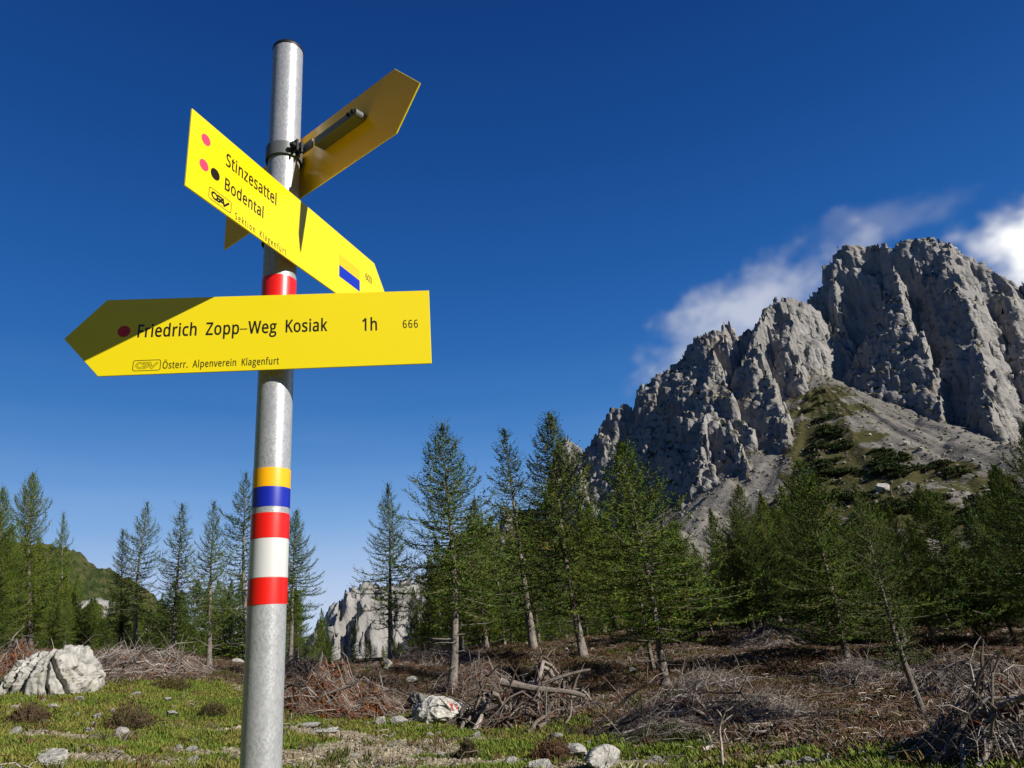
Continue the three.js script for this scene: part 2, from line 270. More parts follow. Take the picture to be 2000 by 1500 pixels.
function heightfield(fn, x0, x1, z0, z1, step, colour, jitter) {
  const nx = Math.round((x1 - x0) / step) + 1, nz = Math.round((z1 - z0) / step) + 1, pos = new Float32Array(nx * nz * 3), uv = new Float32Array(nx * nz * 2), kind = new Uint8Array(nx * nz);
  for (let j = 0; j < nz; j++) for (let i = 0; i < nx; i++) { const o = j * nx + i, x = x0 + i * step, z = z0 + j * step, [h, k] = fn(x, z); pos[o * 3] = x; pos[o * 3 + 1] = h; pos[o * 3 + 2] = z; kind[o] = k; }
  const sets = [[], []];
  for (let j = 0; j < nz - 1; j++) for (let i = 0; i < nx - 1; i++) { const o = j * nx + i, y = Math.max(pos[o * 3 + 1], pos[(o + nx) * 3 + 1]), s = sets[kind[o] | kind[o + 1] | kind[o + nx]]; if (y < ground(pos[o * 3], pos[o * 3 + 2]) - 6) continue; const d1 = Math.abs(pos[o * 3 + 1] - pos[(o + nx + 1) * 3 + 1]), d2 = Math.abs(pos[(o + 1) * 3 + 1] - pos[(o + nx) * 3 + 1]); if (d1 < d2) s.push(o, o + nx, o + nx + 1, o, o + nx + 1, o + 1); else s.push(o, o + nx, o + 1, o + 1, o + nx, o + nx + 1); }
  const g = new THREE.BufferGeometry(); g.setAttribute('position', new THREE.BufferAttribute(pos, 3)); g.setIndex([...new Uint32Array(sets[0].length + sets[1].length)].map(() => 0)); 
  const all = new Uint32Array(sets[0].length + sets[1].length); all.set(sets[0]); all.set(sets[1], sets[0].length); g.setIndex(new THREE.BufferAttribute(all, 1)); g.computeVertexNormals();
  const N = g.attributes.normal.array, col = new Float32Array(nx * nz * 3);
  for (let o = 0; o < nx * nz; o++) {
    let x = pos[o * 3], y = pos[o * 3 + 1], z = pos[o * 3 + 2]; const ny = N[o * 3 + 1];
    const k = colour(x, y, z, ny, kind[o], N, o); col[o * 3] = k[0]; col[o * 3 + 1] = k[1]; col[o * 3 + 2] = k[2];
    if (jitter && kind[o]) { const f = jitter.f, a = jitter.a * (1.15 - ny) * (ridged(x * f, y * f, z * f, 3) - .5 + fbm(x * f * 3, y * f * 3, z * f * 3, 2) * .8); pos[o * 3] += N[o * 3] * a; pos[o * 3 + 1] += ny * a * .6; pos[o * 3 + 2] += N[o * 3 + 2] * a; }
    uv[o * 2] = (x * .8 - z * .6); uv[o * 2 + 1] = y * .75 + (x * .6 + z * .8) * .5;
  }
  const out = [];
  for (const s of sets) { if (!s.length) { out.push(null); continue; } const map = new Map(), P = [], U = [], Cc = [], I = new Uint32Array(s.length); for (let q = 0; q < s.length; q++) { const o = s[q]; let m = map.get(o); if (m === undefined) { m = map.size; map.set(o, m); P.push(pos[o * 3], pos[o * 3 + 1], pos[o * 3 + 2]); U.push(uv[o * 2], uv[o * 2 + 1]); Cc.push(col[o * 3], col[o * 3 + 1], col[o * 3 + 2]); } I[q] = m; } const h = new THREE.BufferGeometry(); h.setAttribute('position', new THREE.Float32BufferAttribute(P, 3)); h.setAttribute('uv', new THREE.Float32BufferAttribute(U, 2)); h.setAttribute('color', new THREE.Float32BufferAttribute(Cc, 3)); h.setIndex(new THREE.BufferAttribute(I, 1)); h.computeVertexNormals(); out.push(h); }
  return out;
}
// turf and dwarf pine grow on these parts of the scree (middle of the cone and patches below the wall)
const turfSpots = [[1600, 770, 20], [1625, 800, 20], [1600, 850, 24], [1640, 880, 24], [1620, 930, 28], [1690, 880, 12], [1730, 905, 14], [1760, 930, 14], [1690, 960, 24], [1860, 920, 13], [1900, 945, 12], [1780, 990, 22], [1860, 1010, 24], [1950, 1010, 22], [1600, 1000, 26], [1560, 712, 9]].map(([x, y, r]) => { const p = march(x, y, massifH, 120, 520, 1.5); return p && [p.x, p.z, r]; }).filter(Boolean);
function massifColour(x, y, z, ny, kind) {
  const n1 = fbm(x * .09, y * .09, z * .09, 4), n2 = fbm(x * .5, y * .5, z * .5, 3);
  const turfC = mix3([.062, .066, .022], [.10, .085, .036], smooth(-.15, .25, n2));
  if (kind) {
    const s = .30 + n1 * .15 + n2 * .13; let k = [s * 1.03, s, s * .95];
    const ochre = smooth(.16, .36, fbm(x * .03, y * .02, z * .03 + 50, 3)); k = mix3(k, [s * 1.08, s * .93, s * .74], ochre * .6);
    if (ny > .5 && n1 + n2 * .6 > .02) k = turfC;
    return k;
  }
  const st = fbm(Math.atan2(x - SCREE[0].p.x, z - SCREE[0].p.z) * 16, 2, Math.hypot(x - SCREE[0].p.x, z - SCREE[0].p.z) * .012, 4), s = .20 + n1 * .05 + n2 * .10 + st * .14; let k = [s * 1.06, s, s * .885], t = -1;
  for (const [gx, gz, r] of turfSpots) t = Math.max(t, 1 - Math.hypot(x - gx, z - gz) / r);
  if (t + n1 * 1.6 + n2 * .5 > .28) k = turfC;
  return k;
}
{
  const [scree, rock] = heightfield(massif, -70, 440, -560, -150, .85, massifColour, { f: .12, a: 3.2 });
  structure('mountain', rock, natural({ vertexColors: true, roughness: .95, map: reTex(rockTone, .021, .021), bumpMap: reTex(rockBump, .055, .05), bumpScale: 1.6 }));
  structure('scree_slope', scree, natural({ vertexColors: true, roughness: 1, map: reTex(rockTone, .06, .06), bumpMap: reTex(rockBump, .22, .22), bumpScale: .55 }));
}
// pale limestone mountain far down the valley
{
  const FAR = [crest([[560, 1290, 1500], [620, 1215, 1480], [645, 1190, 1470], [665, 1170, 1465], [690, 1140, 1460], [722, 1132, 1455], [760, 1142, 1460], [800, 1126, 1470], [826, 1122, 1480], [842, 1142, 1480], [860, 1112, 1490], [930, 1090, 1500], [1050, 1060, 1540]], 2.4), crest([[722, 1132, 1455], [705, 1180, 1420], [700, 1235, 1380]], 2.4, 3.2), crest([[826, 1122, 1480], [812, 1190, 1430], [805, 1250, 1390]], 2.6, 3.2), crest([[690, 1140, 1460], [665, 1200, 1425], [660, 1250, 1400]], 2.2, 3.0)];
  const fn = (x, z) => { const a = ridged(x * .014, 1, z * .014, 4) - .5, b = fbm(x * .05, 5, z * .05, 4); const h0 = Math.max(...FAR.map((c) => crestHeight(c, x, z))), k1 = block(x / 34, h0 / 60, z / 34), k2 = block(x / 13, h0 / 24, z / 13); let h = -1e9; for (const c of FAR) h = Math.max(h, crestHeight(c, x + a * 20 + b * 16 + k1[0] * 14 + k2[0] * 7, z + a * 22 + b * 16 + k1[1] * 14 + k2[1] * 7)); return [Math.max(h + b * 12 + a * 6 + k1[2] * 12 + k2[2] * 6, -40), 1]; };
  const [, rock] = heightfield(fn, -700, 60, -1600, -1290, 3.2, (x, y, z, ny) => { const s = .27 + fbm(x * .02, y * .03, z * .02, 4) * .16; return [s * 1.04, s, s * .92]; }, { f: .03, a: 12 });
  structure('far_mountain', rock, natural({ vertexColors: true, roughness: 1, bumpMap: reTex(rockBump, .012, .012), bumpScale: 6 }));
}
// wooded hill on the left with bare pale rock
{
  const HILL = [crest([[-150, 1060, 420], [60, 1066, 400], [140, 1080, 390], [170, 1100, 386], [215, 1140, 380], [260, 1180, 372], [330, 1225, 362], [420, 1262, 350]], .75)];
  const fn = (x, z) => [crestHeight(HILL[0], x, z) + fbm(x * .05, 2, z * .05, 4) * 9 + (ridged(x * .22, 4, z * .22, 3) - .5) * 4.2, 1];
  const [, hill] = heightfield(fn, -400, -60, -450, -200, 1.3, (x, y, z) => { const n = fbm(x * .045, y * .06, z * .045, 4), m = fbm(x * .4, y * .4, z * .4, 3); if (n > .19) { const s = .32 + m * .2; return [s, s * .97, s * .9]; } const t = fbm(x * .12, y * .12, z * .12, 3); return m + t > .05 ? mix3([.075, .080, .028], [.10, .09, .04], smooth(0, .3, t)) : mix3([.026, .042, .014], [.045, .060, .02], smooth(-.2, .1, m));  });
  structure('hill', hill, natural({ vertexColors: true, roughness: 1, bumpMap: reTex(rockBump, .12, .12), bumpScale: 1.4 }));
}
// steep wooded valley sides that close the valley to the left of and behind the viewpoint
{
  const height = (az) => (az < 205 ? lerp(300, 380, smooth(140, 205, az)) : lerp(380, 520, smooth(205, 270, az))) * (1 + .10 * Math.sin(az * .09) + .06 * Math.sin(az * .23 + 1));
  const fn = (x, z) => { const az = (Math.atan2(x, -z) * 180 / Math.PI + 360) % 360, d = Math.hypot(x, z), inside = smooth(72, 92, az) * smooth(306, 292, az), f = smooth(130, 900, d); return [inside * f * height(az) + (fbm(x * .01, 1, z * .01, 4) * 40 + fbm(x * .06, 5, z * .06, 3) * 10) * f - 2 - (1 - inside) * 60, 1]; };
  const [, hill] = heightfield(fn, -1000, 1000, -620, 1000, 12, (x, y, z) => mix3([.026, .042, .014], [.05, .062, .02], smooth(-.2, .3, fbm(x * .05, y * .05, z * .05, 3))));
  structure('hill', hill, natural({ vertexColors: true, roughness: 1 }));
}
// ---------------------------------------------------------------- signpost
const POLE = V(-.415, 0, -1.2136), PR = .03;
const L = .6172, TIP = .0625, SH = .1413, THICK = .003;
function signFace(draw) {
  const c = document.createElement('canvas'); c.width = 2048; c.height = 470; const x = c.getContext('2d');
  x.fillStyle = '#f0da04'; x.fillRect(0, 0, 2048, 470); draw(x, 2048, 470); const R = rng(904); for (let k = 0; k < 260; k++) { x.globalAlpha = .03 + R() * .05; x.fillStyle = R() < .6 ? '#5a4a10' : '#fff6b0'; x.beginPath(); x.arc(R() * 2048, R() * 470, .6 + R() * R() * 3.5, 0, 7); x.fill(); } for (let k = 0; k < 26; k++) { x.globalAlpha = .04 + R() * .06; x.strokeStyle = R() < .5 ? '#6a5812' : '#fffbe0'; x.lineWidth = .8 + R(); const px = R() * 2048, py = R() * 470, a = R() * 6.3, l = 10 + R() * 70; x.beginPath(); x.moveTo(px, py); x.lineTo(px + Math.cos(a) * l, py + Math.sin(a) * l); x.stroke(); } x.globalAlpha = 1;
  const t = new THREE.CanvasTexture(c); t.colorSpace = THREE.SRGBColorSpace; t.magFilter = THREE.LinearFilter; t.anisotropy = 8; return t;
}
// lettering set between two points of the board: narrow letters, evenly spaced
function lettering(x, text, fx0, fx1, fBase, fCap, squeeze, weight = 1) {
  const W = 2048, H = 470, cap = fCap * H, size = cap / .714; x.save(); x.font = size + 'px sans-serif'; x.fillStyle = '#171207'; x.strokeStyle = '#171207'; x.lineWidth = weight; x.textBaseline = 'alphabetic'; x.lineJoin = 'round';
  const ws = [...text].map((ch) => ch === ' ' ? size * .5 * squeeze : ch === '–' ? size * .55 * squeeze : x.measureText(ch).width * squeeze), total = ws.reduce((a, b) => a + b, 0), gap = ((fx1 - fx0) * W - total) / Math.max(1, text.length - 1);
  let px = fx0 * W; [...text].forEach((ch, i) => { x.save(); x.translate(px, fBase * H); x.scale(squeeze, 1); if (ch === '–') x.fillRect(0, -cap * .42, size * .5, cap * .085); else { x.fillText(ch, 0, 0); if (weight > 1) x.strokeText(ch, 0, 0); } x.restore(); px += ws[i] + gap; }); x.restore();
}
function disc(x, fx, fy, r, col) { x.fillStyle = col; x.beginPath(); x.arc(fx * 2048, fy * 470, r * 2048 / L, 0, 7); x.fill(); }
// the club's mark: slanted O E A V joined in a rounded frame
function clubMark(x, fx0, fx1, fy0, fy1, solid) {
  const X = fx0 * 2048, Y = fy0 * 470, w = (fx1 - fx0) * 2048, h = (fy1 - fy0) * 470; x.save(); x.translate(X, Y); x.strokeStyle = x.fillStyle = '#171207'; x.lineWidth = h * .06; x.lineJoin = 'round';
  x.beginPath(); x.roundRect(0, 0, w, h, h * .18); x.stroke();
  const s = (path, lw) => { x.lineWidth = lw; x.beginPath(); path(); x.stroke(); }, bw = h * .17;
  const draw = () => {
    x.beginPath(); x.ellipse(w * .25, h * .5, w * .125, h * .25, .35, 0, 7); x.stroke();
    x.beginPath(); x.moveTo(w * .36, h * .26); x.lineTo(w * .56, h * .26); x.moveTo(w * .34, h * .5); x.lineTo(w * .50, h * .5); x.moveTo(w * .30, h * .74); x.lineTo(w * .44, h * .74); x.stroke();
    x.beginPath(); x.moveTo(w * .44, h * .78); x.lineTo(w * .62, h * .24); x.lineTo(w * .68, h * .78); x.lineTo(w * .90, h * .22); x.moveTo(w * .52, h * .6); x.lineTo(w * .65, h * .6); x.stroke();
  };
  if (solid) { x.lineWidth = bw; draw(); } else { x.lineWidth = bw * .95; draw(); x.strokeStyle = '#f0da04'; x.lineWidth = bw * .5; draw(); }
  x.restore();
}
const faceA = signFace((x) => {
  disc(x, .1562, .43, .0106, '#d8200f');
  lettering(x, 'Friedrich Zopp–Weg Kosiak', .190, .709, .515, .164, .75, 4);
  lettering(x, '1 h', .8045, .8515, .530, .168, .75, 4); lettering(x, '666', .9205, .9655, .512, .106, .72, 1.6);
  clubMark(x, .190, .262, .818, .950, false); lettering(x, 'Österr. Alpenverein Klagenfurt', .267, .579, .935, .092, .70, 1.5);
});
const faceB = signFace((x) => {
  disc(x, .054, .255, .0098, '#e8476a'); disc(x, .054, .59, .0098, '#e8476a'); disc(x, .0945, .597, .0102, '#171207');
  lettering(x, 'Stinzesattel', .128, .344, .372, .166, .76, 4); lettering(x, 'Bodental', .128, .290, .692, .156, .76, 4);
  clubMark(x, .078, .1595, .80, .945, true); lettering(x, 'Sektion Klagenfurt', .175, .394, .972, .086, .68, 1.2);
  x.fillStyle = '#ffc400'; x.fillRect(.672 * 2048, .335 * 470, .127 * 2048, .175 * 470); x.fillStyle = '#1430b4'; x.fillRect(.672 * 2048, .51 * 470, .127 * 2048, .185 * 470);
  lettering(x, '603', .8362, .8816, .405, .105, .85, 2);
});
const paint = (map, col) => new THREE.MeshPhysicalMaterial({ map, color: col ?? 0xffffff, roughness: .38, clearcoat: .35, clearcoatRoughness: .22 });
const boardYellow = new THREE.MeshPhysicalMaterial({ color: new THREE.Color('#f0da04'), roughness: .38, clearcoat: .35, clearcoatRoughness: .22 });
const boardBack = new THREE.MeshPhysicalMaterial({ color: new THREE.Color('#ffc600'), roughness: .36, clearcoat: .12, clearcoatRoughness: .12, specularIntensity: .6 });
const steel = new THREE.MeshStandardMaterial({ color: 0x8a8d8f, metalness: .85, roughness: .48 });
const clampGrey = new THREE.MeshStandardMaterial({ color: 0x6d7070, metalness: .3, roughness: .5 });
const darkSteel = new THREE.MeshStandardMaterial({ color: 0x2b2d2e, metalness: .6, roughness: .55 });
function boardGeometry(tipLeft) {
  const out = tipLeft ? [[-L / 2, 0], [-L / 2 + TIP, -SH / 2], [L / 2, -SH / 2], [L / 2, SH / 2], [-L / 2 + TIP, SH / 2]] : [[-L / 2, -SH / 2], [L / 2 - TIP, -SH / 2], [L / 2, 0], [L / 2 - TIP, SH / 2], [-L / 2, SH / 2]];
  const P = [], U = [], N = [], n = out.length, groups = []; const t = THICK / 2, ch = .0005;
  const inset = out.map(([x, y], i) => { const [ax, ay] = out[(i + n - 1) % n], [bx, by] = out[(i + 1) % n]; const e1 = [x - ax, y - ay], e2 = [bx - x, by - y], l1 = Math.hypot(...e1), l2 = Math.hypot(...e2); const n1 = [-e1[1] / l1, e1[0] / l1], n2 = [-e2[1] / l2, e2[0] / l2]; const k = 1 / (1 + n1[0] * n2[0] + n1[1] * n2[1]); return [x + (n1[0] + n2[0]) * ch * k, y + (n1[1] + n2[1]) * ch * k]; });
  const quad = (a, b, c, d, nn) => { for (const q of [a, b, c, a, c, d]) { P.push(...q); N.push(...nn); U.push(q[0] / L + .5, q[1] / SH + .5); } };
  const fan = (z, nn, flip) => { for (let i = 1; i < n - 1; i++) { const f = flip ? [0, i + 1, i] : [0, i, i + 1]; for (const k of f) { P.push(inset[k][0], inset[k][1], z); N.push(...nn); U.push(inset[k][0] / L + .5, inset[k][1] / SH + .5); } } };
  fan(t, [0, 0, 1], false); groups.push([0, P.length / 3, 0]); let s = P.length / 3; fan(-t, [0, 0, -1], true); groups.push([s, P.length / 3 - s, 1]); s = P.length / 3;
  for (let i = 0; i < n; i++) { const j = (i + 1) % n, e = [out[j][0] - out[i][0], out[j][1] - out[i][1]], l = Math.hypot(...e), nx = e[1] / l, ny = -e[0] / l, z = t - ch; const A = (k, zz) => [out[k][0], out[k][1], zz], B = (k, zz) => [inset[k][0], inset[k][1], zz];
    quad(A(i, -z), A(j, -z), A(j, z), A(i, z), [nx, ny, 0]); quad(A(i, z), A(j, z), B(j, t), B(i, t), [nx * .7, ny * .7, .7]); quad(B(i, -t), B(j, -t), A(j, -z), A(i, -z), [nx * .7, ny * .7, -.7]); }
  groups.push([s, P.length / 3 - s, 2]);
  const g = new THREE.BufferGeometry(); g.setAttribute('position', new THREE.Float32BufferAttribute(P, 3)); g.setAttribute('normal', new THREE.Float32BufferAttribute(N, 3)); g.setAttribute('uv', new THREE.Float32BufferAttribute(U, 2)); for (const q of groups) g.addGroup(...q); return g;
}
{
  const post = thing('signpost', 'tall galvanised steel trail signpost carrying three yellow arrow boards and coloured tape bands', 'signpost');
  post.position.set(POLE.x, ground(POLE.x, POLE.z), POLE.z); const y0 = post.position.y;
  const grainR = noiseTexture(512, (u, v) => .5 + .35 * tile(u, v, 24, 3.3, 4) + .3 * tile(u, v, 40, 6.1, 2), [2, 34]);
  const grainC = noiseTexture(512, (u, v) => { const q = .80 + .22 * tile(u, v, 26, 1.3, 4) + .10 * tile(u, v, 7, 8.1, 3); return [q, q * 1.005, q * 1.015]; }, [2, 22], true);
  const galvanised = new THREE.MeshStandardMaterial({ color: 0xe4e5e6, map: grainC, metalness: .35, roughness: .75, roughnessMap: grainR, bumpMap: grainR, bumpScale: .0003 });
  const TOPY = 2.799;
  const ring = (r, a, b, seg = 48) => new THREE.LatheGeometry([new THREE.Vector2(r - .0006, a), new THREE.Vector2(r, a + .0004), new THREE.Vector2(r, b - .0004), new THREE.Vector2(r - .0006, b)], seg);
  const poleGeo = new THREE.CylinderGeometry(PR, PR, TOPY - y0 + .4, 64, 1, true); poleGeo.translate(0, (TOPY - y0 - .4) / 2, 0);
  const pole = part(post, 'pole', poleGeo, galvanised);
  const cap = new THREE.LatheGeometry([[0, .011], [.022, .010], [.0285, .007], [.0310, .003], [.0312, -.001], [.0304, -.003]].map(([r, y]) => new THREE.Vector2(r, y)), 48); cap.translate(0, TOPY - y0, 0);
  part(pole, 'cap', cap, new THREE.MeshStandardMaterial({ color: 0x15161a, roughness: .5 }));
  const tape = (col) => new THREE.MeshPhysicalMaterial({ color: new THREE.Color(col), roughness: .42, clearcoat: .5, clearcoatRoughness: .25 });
  const red = tape('#e8150a'), white = tape('#d2d2d0'), yel = tape('#ffb800'), blu = tape('#0a23a8');
  for (const [a, b, m] of [[2.2, 2.2621, red], [1.8722, 1.904, yel], [1.8393, 1.8718, blu], [1.7886, 1.8294, red], [1.7270, 1.7883, white], [1.6858, 1.7266, red]]) {
    const r = ring(PR + .0007, a - y0, b - y0, 64); part(pole, 'tape_band', r, m);
  }
  const board = (yaw, off, perp, h, tipLeft, face, label) => {
    const g = new THREE.Group(); g.name = 'sign_board'; g.userData.label = label; g.rotation.y = Math.PI / 2 - yaw; const u = V(Math.sin(yaw), 0, -Math.cos(yaw)), n = V(Math.cos(yaw), 0, Math.sin(yaw));
    g.position.set(u.x * off + n.x * perp, EYE + h - y0, u.z * off + n.z * perp); post.add(g);
    part(g, 'panel', boardGeometry(tipLeft), [face ? paint(face) : boardYellow, boardBack, boardYellow]); return g;
  };
  const a = board(1.47194, -.0335, .0449, .5404, true, faceA, 'yellow arrow board reading Friedrich Zopp-Weg Kosiak, pointing left');
  const b = board(.32790, .024, .0425, .7511, false, faceB, 'yellow arrow board reading Stinzesattel and Bodental');
  const c = board(-.90749, -.0374, .0375, .9273, true, null, 'yellow arrow board seen from behind with its steel bracket');
  // clamp: a split collar round the pole, bolted lugs, strap and channel on the back of each board (board axes: x along, y up, z to the printed side)
  const clamp = (g, off, perp, dir, dy) => {
    const cg = new THREE.Group(); cg.name = 'clamp'; post.add(cg); cg.position.set(0, g.position.y + dy, 0); cg.rotation.y = g.rotation.y;
    part(cg, 'collar', ring(PR + .005, -.0145, .0145, 40), clampGrey);
    const lug = (z) => { const l = new THREE.BoxGeometry(.020, .024, .004); l.translate(dir * (PR + .012), 0, z); return l; };
    part(cg, 'lug', mergeGeometries([lug(.005), lug(-.005)]), darkSteel);
    const bolt = mergeGeometries([new THREE.CylinderGeometry(.0065, .0065, .007, 6).rotateX(Math.PI / 2).translate(dir * (PR + .014), 0, -.0105), new THREE.CylinderGeometry(.0035, .0035, .032, 12).rotateX(Math.PI / 2).translate(dir * (PR + .014), 0, 0), new THREE.CylinderGeometry(.0065, .0065, .006, 6).rotateX(Math.PI / 2).translate(dir * (PR + .014), 0, .010)]);
    part(cg, 'bolt', bolt, darkSteel);
    const zb = perp - THICK / 2;
    const strap = new THREE.BoxGeometry(.030, .020, .003); strap.translate(dir * (PR + .030), 0, .012); part(cg, 'strap', strap, clampGrey);
    const sh = new THREE.Shape(); const l0 = PR + .052, l1 = PR + .168, hw = .0072; sh.moveTo(l0, -hw); sh.lineTo(l1, -hw); sh.absarc(l1, 0, hw, -Math.PI / 2, Math.PI / 2, false); sh.lineTo(l0, hw); sh.closePath();
    const ch = new THREE.ExtrudeGeometry(sh, { depth: Math.max(.006, zb - .0145), bevelEnabled: true, bevelSize: .0012, bevelThickness: .0012, bevelSegments: 2 }); ch.scale(dir, 1, 1); if (dir < 0) { const q = ch.attributes.position; for (let i = 0; i < q.count; i += 3) for (const at_ of [q, ch.attributes.normal, ch.attributes.uv]) { const sz = at_.itemSize; for (let c = 0; c < sz; c++) { const t = at_.array[(i + 1) * sz + c]; at_.array[(i + 1) * sz + c] = at_.array[(i + 2) * sz + c]; at_.array[(i + 2) * sz + c] = t; } } ch.computeVertexNormals(); } ch.translate(0, 0, zb - Math.max(.006, zb - .0145) - .0016);
    part(cg, 'channel', ch, clampGrey);
    for (const q of [l1 - .014, l1 - .002]) part(cg, 'screw', new THREE.CylinderGeometry(.0036, .0042, .004, 8).rotateX(Math.PI / 2).translate(dir * q, .002, zb - Math.max(.006, zb - .0145) - .0045), darkSteel);
  };
  clamp(c, -.0374, .0375, -1, .009); clamp(b, .024, .0425, -1, .0); clamp(a, -.0335, .0449, 1, .01);
}

// ---------------------------------------------------------------- larch trees
const barkMat = natural({ vertexColors: true, roughness: .95, map: reTex(barkTone, 2.2, 1.1), bumpMap: reTex(barkBump, 3, 1.6), bumpScale: .03 });
const twigMat = natural({ vertexColors: true, roughness: .9 });
const needleMat = natural({ vertexColors: true, roughness: .75, side: THREE.DoubleSide });
function larch(seed, o) {
  const R = rng(seed), H = o.H, trunk = new Mesher(), limbs = new Mesher(), leaf = new Mesher();
  const bend = o.bend ?? .012, ph = R() * 6.3;
  const axis = (t) => V(Math.sin(t * 5 + ph) * bend * H * (1 - t * .4) - Math.sin(ph) * bend * H + (o.sweep ?? 0) * H * (1 - Math.exp(-t * 9)) - (o.sweep ?? 0) * H * t + (o.kink ?? 0) * H * (Math.max(0, .16 - t) * 1.2 - (t > .16 && t < .22 ? 0 : 0)) * 1.0, t * H, Math.cos(t * 4 + ph) * bend * H - Math.cos(ph) * bend * H);
  const r0 = o.r0 ?? .0155 * H, rad_ = (t) => r0 * (1 + .45 * Math.exp(-t * 30)) * (Math.pow(1 - t, 1.2) + .012);
  const tp = [], tr = []; for (let k = 0; k <= 26; k++) { const t = k / 26; tp.push(axis(t)); tr.push(rad_(t) * (1 + (R() - .5) * .1)); } tp[0].y -= .25;
  trunk.tube(tp, tr, o.far ? 6 : 9, o.bark ?? [.30, .265, .235], (k, s) => .72 + .6 * R() * R() + (k > 6 ? .12 : 0));
  const cb = o.crown ?? .25;
  const step = o.step ?? .075; let y = cb * H, ang = R() * 6;
  const tuft = o.tuft ?? .055, up = V(0, 1, 0);
  const tint = (k) => { const g = o.tint ?? [.058, .088, .022]; const v = .75 + .5 * k; return [g[0] * v * (1 + .25 * (k - .5)), g[1] * v, g[2] * v]; };
  const putTuft = (p, dir, col, len) => {
    // a needle rosette: two narrow crossing blades that splay from the twig
    for (let q = 0; q < 2; q++) {
      const a = V(R() - .5, R() - .35, R() - .5).normalize(), d = V(dir.x * .75 + a.x, dir.y * .75 + a.y + .12, dir.z * .75 + a.z).normalize(), s = V(0, 0, 0).crossVectors(d, a).normalize(), w = len * (.15 + R() * .1), l = len * (.8 + R() * .5);
      leaf.tri9(p.x + s.x * w, p.y + s.y * w, p.z + s.z * w, p.x - s.x * w, p.y - s.y * w, p.z - s.z * w, p.x + d.x * l, p.y + d.y * l, p.z + d.z * l, col);
    }
  };
  while (y < H * .992) {
    const s = (y / H - cb) / (1 - cb), t = y / H, p0 = axis(t); ang += 2.4 + (R() - .5) * .8;
    const prof = Math.pow(1 - s, .78) * Math.min(1, .5 + s * 2.4) * (o.fat ? 1 + .25 * Math.sin(s * 9 + ph) : 1), len = Math.max(.10 * H / 9, (o.r ?? 1.7) * prof * (.42 + R() * .75)) * (R() < .08 ? 1.25 : 1);
    const a0 = lerp(rad(-14), rad(52), Math.pow(s, 1.15)) + (R() - .5) * .3, hx = Math.cos(ang), hz = Math.sin(ang);
    const n = Math.max(3, Math.round(len / .22)), pts = [p0.clone()], rr = [Math.min(rad_(t) * .45, .011 + len * .008)]; let a = a0; const wob = (R() - .5) * .25;
    for (let k = 1; k <= n; k++) { const f = k / n; a = a0 - .32 * Math.sin(f * 2.6) * (1 - s) + .75 * f * f * (o.lift ?? 1); const hb = wob * f; const q = pts[k - 1].clone(); const l = len / n; q.x += (hx * Math.cos(hb) - hz * Math.sin(hb)) * Math.cos(a) * l; q.z += (hz * Math.cos(hb) + hx * Math.sin(hb)) * Math.cos(a) * l; q.y += Math.sin(a) * l; pts.push(q); rr.push(rr[0] * (1 - f * .85)); }
    if (!o.far) limbs.tube(pts, rr, 3, [.16, .13, .105]); else if (R() < .4) limbs.tube([pts[0], pts[n]], [rr[0], .004], 3, [.15, .125, .10]);
    const bt = R(), col = tint(bt), ts = o.twig ?? .085;
    for (let q = ts * 1.1; q < len; q += ts * (.75 + R() * .5)) {
      const f = q / len, k = Math.min(n - 1, Math.floor(f * n)), e = f * n - k, bp = pts[k].clone().lerp(pts[k + 1], e), bd = pts[k + 1].clone().sub(pts[k]).normalize();
      const side = V(0, 0, 0).crossVectors(bd, up).normalize().multiplyScalar(R() < .5 ? 1 : -1);
      const tl = Math.min(.68, (.16 + .5 * (1 - f) * len * .55 + .09)) * (.5 + R() * .8) * (H / 9);
      const d = bd.clone().multiplyScalar(.55 + R() * .4).addScaledVector(side, .55 + R() * .5); d.y += (R() - .62) * .6; d.normalize();
      const m = Math.max(2, Math.round(tl / (tuft * .62))); const c2 = [col[0] * (.8 + R() * .45), col[1] * (.82 + R() * .4), col[2] * (.8 + R() * .4)];
      for (let j = 0; j < m; j++) { const g = (j + .4) / m; const p = bp.clone().addScaledVector(d, tl * g); p.y += tl * (.55 * g * g - .16 * Math.sin(g * 3)); putTuft(p, d, c2, tuft * (1.1 - .3 * g)); }
    }
    const ed = pts[n].clone().sub(pts[n - 1]).normalize(); for (let j = 0; j < 4; j++) putTuft(pts[n].clone().addScaledVector(ed, j * tuft * .5), ed, tint(bt * .5 + .5), tuft);
    y += step * (.6 + R() * .8) * (1.25 - s * .5) * (H / 9);
  }
  const ld = V(0, 1, 0); for (let j = 0; j < 16; j++) putTuft(axis(1 - j * .003), ld, tint(.7), tuft * .8);
  // bare dead boughs below the crown
  for (let k = 0; k < (o.snags ?? 9); k++) { const t = lerp(.10, cb + .1, R()), p = axis(t), q = R() * 6.3, l = (.25 + R() * .7) * H / 9, pts = [p]; for (let j = 1; j <= 4; j++) pts.push(p.clone().add(V(Math.cos(q + j * .08) * l * j / 4, l * (-.1 * j / 4 + .22 * (j / 4) ** 2 * (R() + .2)), Math.sin(q + j * .08) * l * j / 4))); limbs.tube(pts, [.012, .010, .008, .006, .003].map((v) => v * H / 9), 4, [.30, .265, .23]); }
  return { trunk: trunk.build(), limbs: limbs.build(), leaf: leaf.build(), H };
}
